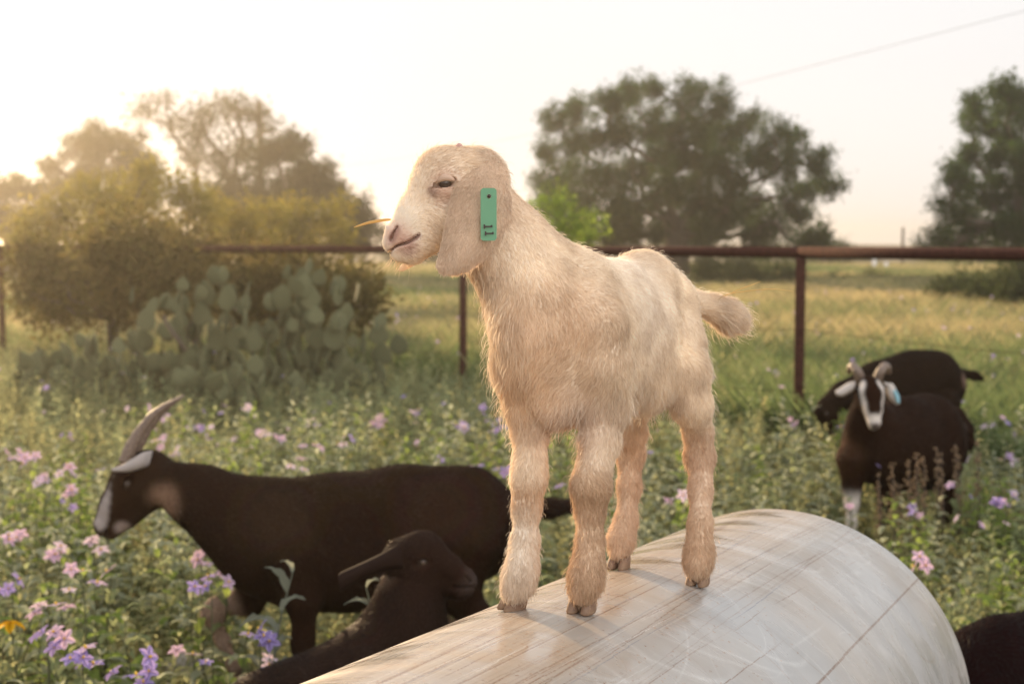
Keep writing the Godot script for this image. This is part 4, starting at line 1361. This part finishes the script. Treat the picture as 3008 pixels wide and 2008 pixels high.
	for k in range(1, 41):
		var t := k / 40.0
		wp.append(w1.lerp(w2, t) + Vector3.DOWN * 0.5 * sin(PI * t)); wr.append(0.0034)
	tube(ws, wp, wr, 6)
	tag(part("power_line", done(ws), M.wire, self), "thin overhead wire crossing the sky from the pole to the upper right", "power line")
	var fp := at(2652, 668, 75)
	var far := thing("utility_pole", "tiny far-off pole in the sky gap left of the right-hand oak", "utility pole", Vector3(fp.x, 0, fp.z))
	var fs := start()
	tube(fs, [Vector3(0, -0.5, 0), Vector3(0, fp.y, 0)], [0.09, 0.07], 8)
	part("pole", done(fs), M.wood, far)
	for k in 2:
		var q := at([2567, 2602][k], 800, 60)
		q.y = ground_y(q.x, q.z)
		var ms := start()
		tube(ms, [q, q + Vector3.UP * (0.55 - 0.1 * k)], [0.09, 0.08], 8)
		tag(part("marker_post", done(ms), M.white_post, self), ["left one of two short white posts in the far field", "right one of two short white posts in the far field"][k], "post")
	# prickly pears
	prickly("large prickly pear clump in the middle of the cactus bed", 10.6, [[520, 860], [440, 890], [600, 850], [660, 800], [480, 960], [560, 970], [640, 940], [720, 880], [400, 960], [700, 970], [590, 1050], [500, 1050], [660, 1060], [430, 1040]])
	prickly("prickly pear clump at the right end of the bed", 10.9, [[820, 860], [880, 830], [780, 960], [860, 950], [930, 920], [1000, 940], [1110, 950], [1060, 1000], [960, 1010], [850, 1040], [780, 1060], [920, 1070], [1020, 1070], [1000, 830], [900, 780]])
	prickly("low prickly pear clump at the left end of the bed", 10.2, [[130, 1030], [190, 1050], [250, 1010], [300, 1060], [90, 1050], [350, 1010], [380, 1080], [160, 1090], [270, 1090]])
	prickly("small prickly pear in front of the large clump", 9.6, [[540, 1100], [620, 1110], [700, 1080], [660, 1140], [760, 1110], [860, 1110]])
	# fallen branches and stones
	branch("dark fallen branch in the weeds right of the kid's hind leg", [at(2090, 1156, 11.6), at(2130, 1140, 11.8), at(2175, 1130, 12.0), at(2240, 1116, 12.3)], 0.045)
	branch("dark fallen branch at the right edge behind the goats", [at(2920, 1212, 10.6), at(2950, 1204, 10.8), at(2990, 1193, 11.0), at(3060, 1186, 11.1)], 0.04)
	branch("crooked dead cactus stem poking up through the cactus bed", [at(545, 1030, 9.9), at(515, 985, 9.9), at(490, 950, 9.9), at(482, 925, 9.9)], 0.018)

func branch(label: String, pts: Array, r: float) -> void:
	var st := start()
	var rad := []
	for i in pts.size(): rad.append(r * (1.0 - 0.15 * i))
	tube(st, pts, rad, 9)
	tag(part("fallen_branch", done(st), M.wood, self), label, "branch")

func pad_mesh(seed_: int) -> ArrayMesh:
	# one flat egg-shaped pad, narrow at its foot, with raised areoles
	var r := RandomNumberGenerator.new()
	r.seed = seed_
	var st := start()
	var rings := []
	for i in 11:
		var t := i / 10.0
		var w := 0.42 * pow(sin(PI * pow(t, 0.75)), 0.75) + 0.035 * (1.0 - t)
		var ring := []
		for j in 16:
			var a := TAU * j / 16.0
			ring.append(Vector3(cos(a) * w, t, sin(a) * (0.075 * pow(sin(PI * clampf(t, 0.04, 0.97)), 0.5) + 0.01)) + Vector3(0, 0, 0.05 * sin(PI * t) * cos(a * 1.0 + seed_)))
		rings.append(ring)
	for i in 10:
		for j in 16:
			var k := (j + 1) % 16
			for v in [rings[i][j], rings[i + 1][j], rings[i + 1][k], rings[i][j], rings[i + 1][k], rings[i][k]]:
				st.add_vertex(v)
	return done(st)

func prickly(label: String, d: float, pads: Array) -> void:
	if not M.has("pads"): M.pads = [pad_mesh(1), pad_mesh(2), pad_mesh(3)]
	var c: Vector3 = at(pads[0][0], 1200, d)
	c.y = ground_y(c.x, c.z)
	var o := thing("prickly_pear", label, "cactus", c, "prickly pear clumps before the fence")
	for p in pads:
		for layer in 3:
			var dd := d + rng.randf_range(-0.25, 0.35) + layer * 0.22
			var q := at(p[0] + rng.randf_range(-34, 34) * layer, p[1] + rng.randf_range(-26, 34) * layer * 0.9, dd)
			var s := rng.randf_range(0.11, 0.18)
			q.y -= s * 0.55
			if q.y < 0.0: q.y = 0.0
			var m := part("pad", M.pads[rng.randi() % 3], M.cactus, o, q - c)
			m.basis = Basis.from_euler(Vector3(rng.randf_range(-0.4, 0.4), rng.randf() * TAU, rng.randf_range(-0.5, 0.5))).scaled(Vector3(s, s, s))
	# the lower pads that carry them down to the ground
	for p in pads:
		var q := at(p[0], p[1], d + 0.2)
		var h := q.y
		var y := 0.0
		while y < h - 0.12:
			var s := rng.randf_range(0.17, 0.22)
			var m := part("pad", M.pads[rng.randi() % 3], M.cactus, o, Vector3(q.x + rng.randf_range(-0.05, 0.05), y, q.z + rng.randf_range(-0.05, 0.05)) - c)
			m.basis = Basis.from_euler(Vector3(rng.randf_range(-0.25, 0.25), rng.randf() * TAU, rng.randf_range(-0.3, 0.3))).scaled(Vector3(s, s, s))
			y += s * 0.8

# ---------------------------------------------------------------- herbs and grass
func herb_leaf(seed_: int) -> ArrayMesh:
	# a lance-shaped leaf one unit long along z: wavy rim, folded along its midrib, arching down
	var r := RandomNumberGenerator.new()
	r.seed = seed_
	var st := start()
	var rows := []
	var n := 9
	var ph := r.randf() * TAU
	for i in n:
		var t := float(i) / (n - 1)
		var w := 0.155 * pow(sin(PI * pow(t, 0.72)), 0.8) + 0.008
		var arch := 0.32 * t - 0.62 * t * t
		var y := Vector3(0, arch, t * (1.0 - 0.16 * t))
		var wave := 0.028 * sin(t * 17.0 + ph)
		rows.append([y + Vector3(-w, 0.07 * w / 0.155 + wave, 0), y + Vector3(-w * 0.5, 0.045 * w / 0.155, 0), y, y + Vector3(w * 0.5, 0.045 * w / 0.155, 0), y + Vector3(w, 0.07 * w / 0.155 - wave, 0)])
	for i in n - 1:
		for j in 4:
			for v in [rows[i][j], rows[i + 1][j + 1], rows[i + 1][j], rows[i][j], rows[i][j + 1], rows[i + 1][j + 1]]:
				st.set_color(Color.WHITE)
				st.add_vertex(v)
	return done(st)

func petal_mesh() -> ArrayMesh:
	var st := start()
	var rows := [[0.0, 0.10, 0.02], [0.3, 0.27, 0.05], [0.6, 0.30, 0.06], [0.85, 0.16, 0.02], [1.0, 0.02, -0.06]]
	for i in 4:
		var a = rows[i]
		var b = rows[i + 1]
		for s in [-1.0, 1.0]:
			var q := [Vector3(0, a[2], a[0]), Vector3(a[1] * s, a[2] + 0.05, a[0]), Vector3(b[1] * s, b[2] + 0.05, b[0]), Vector3(0, b[2], b[0])]
			for o in [0, 1, 2, 0, 2, 3]:
				st.set_color(Color.WHITE)
				st.add_vertex(q[o])
	return done(st)

func tinted(m: StandardMaterial3D, c: Color) -> StandardMaterial3D:
	var x: StandardMaterial3D = m.duplicate()
	x.albedo_color = c.linear_to_srgb()
	return x

func stem_line(r: RandomNumberGenerator, h: float, foot: Vector3) -> Array:
	var lean := Vector3(r.randfn() * 0.16, 1, r.randfn() * 0.16).normalized()
	var bend := Vector3(r.randfn(), 0, r.randfn()) * 0.06
	var pts := []
	for i in 8:
		var t := i / 7.0
		pts.append(foot + lean * h * t + bend * sin(PI * t * 0.8))
	return pts

func flower_at(parent: Node, where: Vector3, s: float, kind: int) -> void:
	# five pointed petals round a yellow cone, all one flower: petals are its own pieces
	var f := Node3D.new()
	put(f, "flower", parent)
	f.position = where
	f.rotation = Vector3(rng.randf_range(0.1, 1.2), rng.randf() * TAU, 0)
	var st := SurfaceTool.new()
	st.begin(Mesh.PRIMITIVE_TRIANGLES)
	if not M.has("corolla"):
		for k in 5:
			st.append_from(M.petal_mesh, 0, Transform3D(Basis(Vector3.UP, TAU * k / 5.0), Vector3.ZERO))
		M.corolla = st.commit()
		M.cone = ball(Vector3(0.11, 0.20, 0.11), 6, 8)
	var c := part("corolla", M.corolla, M.flower_mats[kind], f)
	c.scale = Vector3.ONE * s
	var k := part("anthers", M.cone, M.anther, f, Vector3(0, s * 0.16, 0))
	k.scale = Vector3.ONE * s

func herb(kind: int, near: bool) -> Node3D:
	# a nightshade plant: stems with alternate leaves; near ones have every leaf as a piece of its own
	var r := RandomNumberGenerator.new()
	r.seed = 100 + kind
	var o := Node3D.new()
	var stems := start()
	var leaves := SurfaceTool.new()
	leaves.begin(Mesh.PRIMITIVE_TRIANGLES)
	var any := false
	var tones: Array = M.herb_mats
	var ns := 3 if near else 4
	for s in ns:
		var h := r.randf_range(0.22, 0.46)
		var line := stem_line(r, h, Vector3(r.randfn() * 0.05, 0, r.randfn() * 0.05))
		tube(stems, line, [0.0032, 0.003, 0.0028, 0.0026, 0.0024, 0.002, 0.0017, 0.001], 5)
		var nl := 11
		for k in nl:
			var t := 0.22 + 0.78 * k / (nl - 1.0)
			var p: Vector3 = line[int(t * 6.99)].lerp(line[min(int(t * 6.99) + 1, 7)], fmod(t * 6.99, 1.0))
			var size := lerpf(0.125 if near else 0.105, 0.05, t * t) * r.randf_range(0.8, 1.2)
			var b := Basis(Vector3.UP, k * 2.4 + s + r.randf_range(-0.4, 0.4)) * Basis(Vector3.RIGHT, lerpf(0.05, -0.75, t) + r.randf_range(-0.25, 0.25))
			var xf := Transform3D(b.scaled(Vector3.ONE * size), p)
			var lm: ArrayMesh = M.herb_leaves[r.randi() % 3]
			if near:
				var m := MeshInstance3D.new()
				m.mesh = lm
				m.material_override = tones[r.randi() % tones.size()]
				put(m, "leaf", o)
				m.transform = xf
			else:
				leaves.append_from(lm, 0, xf)
				any = true
	part("stem", done(stems), M.herb_stem, o)
	if any:
		M["foliage%d" % kind] = leaves.commit()
		part("foliage", M["foliage%d" % kind], tones[kind % tones.size()], o).set_meta("kind", "stuff")
	return o

func clear_spot(p: Vector3, r: float) -> bool:
	# not inside the tank or the goats
	var u := Vector3(0.4077, 0, -0.9131)
	var v := Vector3(0.9131, 0, 0.4077)
	var a := p.dot(u)
	var b := p.dot(v)
	if a < 2.65 and absf(b + 0.568) < 0.36 + r: return false
	# a thin spot before the facing goat's white foreleg
	if absf(p.z + 5.9) < 0.45 and absf(p.x - 1.42) < 0.13 + 0.03 * sin(p.z * 9.0): return false
	# and before the walking goat's raised knee
	if p.z > -3.95 and p.z < -2.9 and absf(p.x + 0.2068 * -p.z) < 0.09: return false
	return p.z < -2.3

func plants() -> void:
	M.herb_leaves = [herb_leaf(1), herb_leaf(2), herb_leaf(3)]
	M.petal_mesh = petal_mesh()
	M.herb_mats = [tinted(M.herb, Color(0.31, 0.345, 0.17)), tinted(M.herb, Color(0.41, 0.43, 0.29)), tinted(M.herb, Color(0.29, 0.37, 0.09))]
	M.silver = tinted(M.herb, Color(0.24, 0.25, 0.19))
	M.herb_stem = tinted(M.herb, Color(0.16, 0.17, 0.10))
	M.flower_mats = [tinted(M.petal, Color(0.72, 0.52, 0.68)), tinted(M.petal, Color(0.44, 0.34, 0.68)), tinted(M.petal, Color(0.80, 0.64, 0.74))]
	M.anther = mat(Color(0.75, 0.45, 0.03), 0.6)
	M.gold_petal = tinted(M.petal, Color(0.80, 0.42, 0.01))
	var near_kinds := []
	var far_kinds := []
	for k in 4: near_kinds.append(herb(k, true))
	for k in 4: far_kinds.append(herb(10 + k, false))
	# where the single plants stand, nearest first
	var spots := []
	var tries := 0
	while spots.size() < 272 and tries < 9000:
		tries += 1
		var z := 2.75 + 5.2 * pow(float(spots.size()) / 272.0, 0.72) + rng.randf_range(-0.15, 0.25)
		var x := rng.randf_range(-0.40, 0.40) * (z + 0.5)
		var p := Vector3(x, 0, -z)
		p.y = ground_y(x, -z) - 0.01
		if not clear_spot(p, 0.05): continue
		var ok := true
		for q in spots:
			if absf(q.z - p.z) < 0.13 and Vector2(q.x - p.x, q.z - p.z).length() < 0.11: ok = false
		if ok: spots.append(p)
	var i := 0
	for p in spots:
		var near: bool = -p.z < 4.5
		var src: Node3D = (near_kinds if near else far_kinds)[rng.randi() % 4]
		var o: Node3D = src.duplicate()
		put(o, "nightshade_plant")
		o.position = p
		o.rotation = Vector3(0, rng.randf() * TAU, 0)
		var s := rng.randf_range(0.7, 1.15)
		o.scale = Vector3.ONE * s
		var q0 := px_of(p).x
		var where := "at the left edge" if q0 < 230 else ("below the walking goat" if q0 < 900 else ("beside the black kid" if q0 < 1350 and -p.z < 4.6 else ("beyond the tank under the pale kid" if q0 < 2150 else ("round the facing goat's feet" if -p.z > 5.0 else "at the right end of the tank"))))
		if -p.z > 5.2 and q0 < 1350: where = "in the middle distance behind the walking goat" if q0 > 500 else "in the middle distance at left"
		var blooms := rng.randf() < (0.25 if near and p.x < -0.45 else 0.16)
		var k := rng.randi() % 3
		if blooms:
			var c := Vector3(rng.randfn() * 0.05, rng.randf_range(0.34, 0.44), rng.randfn() * 0.05)
			for q in rng.randi_range(2, 6):
				flower_at(o, c + Vector3(rng.randfn(), rng.randfn() * 0.7, rng.randfn()) * 0.022, rng.randf_range(0.020, 0.028), k if rng.randf() < 0.7 else 1)
		var what: String = ["grey-green nightshade plant with pink flowers", "grey-green nightshade plant with violet flowers", "grey-green nightshade plant with pale pink flowers"][k] if blooms else "leafy grey-green nightshade plant without flowers"
		tag(o, "%s, %s" % [what, where], "plant", "nightshade plants in the near pasture")
		i += 1
	for o in near_kinds + far_kinds: pass
	# the flower heads that stand out
	var heads := [[142, 1777, 4, 0, "pink flower head low at left, below the yellow flower"], [140, 1862, 5, 1, "big violet and pink flower cluster near the left edge"], [245, 1945, 6, 1, "violet flower cluster at the bottom left"], [176, 1618, 4, 0, "pink flower head under the walking goat's nose, at left"], [592, 1632, 3, 0, "single pink flower under the walking goat's throat"], [622, 1712, 4, 1, "violet and pink flowers before the walking goat's chest"],
		[248, 1706, 5, 0, "pale pink and violet flowers below the walking goat's muzzle"], [276, 1596, 3, 2, "pale flowers just under the walking goat's chin"], [764, 1868, 4, 1, "violet flower below the walking goat's raised knee"], [424, 1975, 4, 1, "small violet flowers at the bottom edge"], [35, 1590, 5, 2, "pale pink flowers at the left edge"], [205, 1382, 4, 2, "pale pink flowers left of the walking goat's face"], [132, 1400, 4, 2, "pink flowers further left of the goat's face"], [205, 1430, 4, 0, "pink flowers left of the walking goat's mouth"],
		[780, 1270, 3, 0, "pink flower above the walking goat's back, leftmost of its group"], [828, 1293, 3, 0, "pink flower above the walking goat's back, second of its group"], [910, 1315, 3, 0, "pink flower above the walking goat's back, right in its group"], [860, 1350, 3, 2, "pale pink flower just above the walking goat's back"], [463, 1303, 3, 0, "pink flower right of the walking goat's horn base"], [524, 1334, 3, 0, "pink flower above the walking goat's neck"],
		[1968, 1462, 3, 2, "pink flower between the pale kid's hind legs and the tank"], [2700, 1660, 3, 0, "pink flower beside the tank's right end"], [2955, 1478, 4, 1, "violet flower at the right edge below the facing goat"]]
	for hd in heads:
		var d: float = 0.86 / (0.0699 + 0.9976 * (hd[1] - 1004.0) / FOCAL)
		var q := at(hd[0], hd[1], d)
		var src: Node3D = (near_kinds if d < 4.6 else far_kinds)[rng.randi() % 4]
		var o: Node3D = src.duplicate()
		put(o, "nightshade_plant")
		o.position = Vector3(q.x, ground_y(q.x, q.z) - 0.01, q.z)
		o.rotation.y = rng.randf() * TAU
		var top := Basis(Vector3.UP, -o.rotation.y) * (q - o.position)
		for k in hd[2]:
			flower_at(o, top + Vector3(rng.randfn(), rng.randfn() * 0.6, rng.randfn()) * 0.024, rng.randf_range(0.021, 0.028), hd[3] if rng.randf() < 0.65 else [2, 0, 0][hd[3]])
		var fs := start()
		tube(fs, [Vector3(top.x * 0.6, 0, top.z * 0.6), top * 0.6, top], [0.0022, 0.002, 0.0015], 5)
		part("stem", done(fs), M.herb_stem, o)
		tag(o, "nightshade plant with %s" % hd[4], "plant", "nightshade plants in the near pasture")
	# the pasture behind them, too many plants to count
	var places := [[], [], [], []]
	var tints := [[], [], [], []]
	for k in 5200:
		var z := 2.7 + 15.0 * pow(rng.randf(), 0.8)
		var x := rng.randf_range(-0.46, 0.46) * (z + 1.0)
		if z > 12.0 + x * -1.3 and rng.randf() < 0.75: continue
		var p := Vector3(x, ground_y(x, -z) - 0.03, -z)
		if not clear_spot(p, 0.05): continue
		var s := rng.randf_range(0.45, 1.0) * (0.8 if z < 7.0 else 1.0)
		var kk := k % 4
		places[kk].append(Transform3D(Basis(Vector3.UP, rng.randf() * TAU).scaled(Vector3.ONE * s), p))
		var tone := rng.randf_range(0.7, 1.25)
		var dry := rng.randf_range(0.0, 0.4)
		tints[kk].append(Color((0.32 + 0.16 * dry) * tone, 0.355 * tone, (0.19 - 0.07 * dry) * tone))
	var cover := Node3D.new()
	put(cover, "ground_cover")
	tag(cover, "", "", "", "stuff")
	for k in 4:
		var g := scatter("herb_layer", M["foliage%d" % (10 + k)], M.herb, places[k], tints[k], cover)
		g.set_meta("kind", "stuff")
	# grass, short between the herbs, long and yellow beyond the fence
	var blade := SurfaceTool.new()
	blade.begin(Mesh.PRIMITIVE_TRIANGLES)
	for k in 11:
		var a := rng.randf() * TAU
		var r0 := Vector3(cos(a), 0, sin(a)) * rng.randf() * 0.35
		var out := Vector3(cos(a), 0, sin(a)) * rng.randf_range(0.1, 0.6)
		var sd := Vector3(-sin(a + 1.0), 0, cos(a + 1.0)) * 0.022
		var h := rng.randf_range(0.6, 1.1)
		var tone := rng.randf_range(0.75, 1.25)
		var q := [r0 - sd, r0 + sd, r0 + out * 0.4 + Vector3.UP * h * 0.6 + sd * 0.8, r0 + out * 0.4 + Vector3.UP * h * 0.6 - sd * 0.8, r0 + out + Vector3.UP * h]
		for t in [0, 1, 2, 0, 2, 3, 3, 2, 4]:
			blade.set_color(Color(tone, tone, tone))
			blade.set_normal(Plane(q[0], q[1], q[2]).normal)
			blade.add_vertex(q[t])
	var tuft := blade.commit()
	var patch := FastNoiseLite.new()
	patch.seed = 21
	patch.frequency = 0.09
	patch.fractal_octaves = 3
	var gp := []
	var gt := []
	for k in 90000:
		var w := rng.randf()
		var z := 2.6 + 7.0 * w if k < 34000 else 8.5 + 62.0 * pow(w, 1.7)
		var x := rng.randf_range(-0.45, 0.45) * (z + 2.0)
		var p := Vector3(x, ground_y(x, -z) - 0.01, -z)
		if not clear_spot(p, 0.0): continue
		var beyond := z > 12.3 - (x + 0.42) * 1.47 if x > -0.42 else z > 12.3 - (x + 0.42) * 0.51
		var h := rng.randf_range(0.05, 0.14) if not beyond else rng.randf_range(0.16, 0.42)
		var wd := h * (1.0 + z * 0.04)
		gp.append(Transform3D(Basis(Vector3.UP, rng.randf() * TAU) * Basis.from_scale(Vector3(wd, h, wd)), p))
		var tone := rng.randf_range(0.7, 1.3)
		var pt := patch.get_noise_2d(x * 0.6, z)
		var dry := clampf(rng.randfn() * 0.25 + (0.52 + 1.3 * pt if beyond else 0.4), 0.0, 1.0)
		gt.append(Color(lerpf(0.15, 0.46, dry) * tone, lerpf(0.20, 0.38, dry) * tone, lerpf(0.08, 0.20, dry) * tone))
	tag(scatter("grass", tuft, M.herb, gp, gt, self), "", "", "", "stuff")
	# flowers beyond the single plants
	var fp := []
	var ft := []
	var drift := FastNoiseLite.new()
	drift.seed = 9
	drift.frequency = 0.55
	for k in 1500:
		var z := 5.0 + 26.0 * pow(rng.randf(), 1.3)
		var x := rng.randf_range(-0.42, 0.42) * z
		var p := Vector3(x, ground_y(x, -z) + rng.randf_range(0.26, 0.42), -z)
		if not clear_spot(p, 0.1): continue
		if drift.get_noise_2d(x, z) < rng.randf_range(-0.05, 0.35): continue
		var s := rng.randf_range(0.014, 0.026)
		fp.append(Transform3D(Basis.from_euler(Vector3(rng.randf_range(0.2, 1.3), rng.randf() * TAU, 0)).scaled(Vector3.ONE * s), p))
		var c: Color = [Color(0.72, 0.52, 0.70), Color(0.46, 0.36, 0.68), Color(0.80, 0.64, 0.74)][rng.randi() % 3]
		ft.append(c)
	if not M.has("corolla"):
		var tmp := Node3D.new()
		flower_at(tmp, Vector3.ZERO, 0.02, 0)
		tmp.free()
	tag(scatter("wildflowers", M.corolla, M.petal, fp, ft, self), "", "", "", "stuff")
	# single plants that stand out
	var sv: Node3D = near_kinds[1].duplicate()
	put(sv, "silver_plant")
	for c in sv.get_children():
		c.material_override = M.silver
	sv.position = at(860, 1900, 3.2)
	sv.position.y = ground_y(sv.position.x, sv.position.z)
	sv.scale = Vector3(1.35, 1.75, 1.35)
	tag(sv, "tall silvery weed standing before the walking goat's front leg", "plant")
	var yf := thing("yellow_flower", "bright yellow wildflower low at the left edge", "flower", at(30, 1800, 3.5))
	yf.position.y -= 0.02
	for k in 5:
		var pm := part("petal", M.petal_mesh, M.gold_petal, yf)
		pm.basis = Basis.from_euler(Vector3(0.5, TAU * k / 5.0 + 0.3, 0)).scaled(Vector3.ONE * 0.042)
	var ys := start()
	tube(ys, [Vector3.ZERO, Vector3(0.02, -0.2, 0.0), Vector3(0.03, -0.45, 0.02)], [0.002, 0.0025, 0.003], 5)
	part("stem", done(ys), M.herb_stem, yf)
	# dry seed spikes before the facing goat
	var spikes := [[2580, 1390], [2620, 1360], [2668, 1350], [2690, 1330], [2712, 1342], [2752, 1310], [2765, 1325], [2806, 1300], [2814, 1330], [2640, 1420], [2870, 1290]]
	for k in spikes.size():
		var d := 5.6 + 0.05 * k
		var top := at(spikes[k][0], spikes[k][1], d)
		var g := Vector3(top.x + 0.01, ground_y(top.x, top.z), top.z)
		var o := thing("dock_stalk", "dry brown dock seed stalk standing in front of the white-faced goat", "plant", g, "dry dock stalks")
		var ss := start()
		tube(ss, [Vector3.ZERO, (top - g) * 0.5 + Vector3(0.008, 0, 0), top - g], [0.004, 0.003, 0.0015], 5)
		part("stem", done(ss), M.wood, o)
		var hs := start()
		for q in 44:
			var t := rng.randf_range(0.5, 1.0)
			var c := (top - g) * t + Vector3(rng.randfn(), rng.randfn(), rng.randfn()) * 0.010 * (1.2 - t * 0.6)
			var e := Vector3(rng.randfn(), rng.randfn(), rng.randfn()).normalized() * 0.007
			tube(hs, [c - e, c, c + e], [0.001, 0.005, 0.001], 4, false)
		var hd := part("seed_head", done(hs), M.seed, o)
		hd.set_meta("kind", "stuff")
	var stones := [["pale flat stone on the ground below the walking goat's neck", 560, 1840, 3.9, 0.13], ["pale stone beside the walking goat's raised knee", 575, 1790, 4.3, 0.10], ["grey stone on bare soil near the left edge", 120, 1480, 5.4, 0.09], ["long pale stone low between the plants at left", 430, 1850, 3.8, 0.10]]
	for s in stones:
		var p := at(s[1], s[2], s[3])
		p.y = ground_y(p.x, p.z) + 0.02
		var b := Blob.new()
		b.cell = 0.014
		for k in 5:
			b.bone(Vector3(rng.randfn(), rng.randfn() * 0.2, rng.randfn()) * s[4] * 0.4, Vector3(rng.randfn(), rng.randfn() * 0.2, rng.randfn()) * s[4] * 0.4, s[4] * 0.5, s[4] * 0.35, 0.02)
		b.build()
		tag(part("stone", b.mesh(), M.stone, self, p), s[0], "stone")
	for o in near_kinds + far_kinds: o.free()
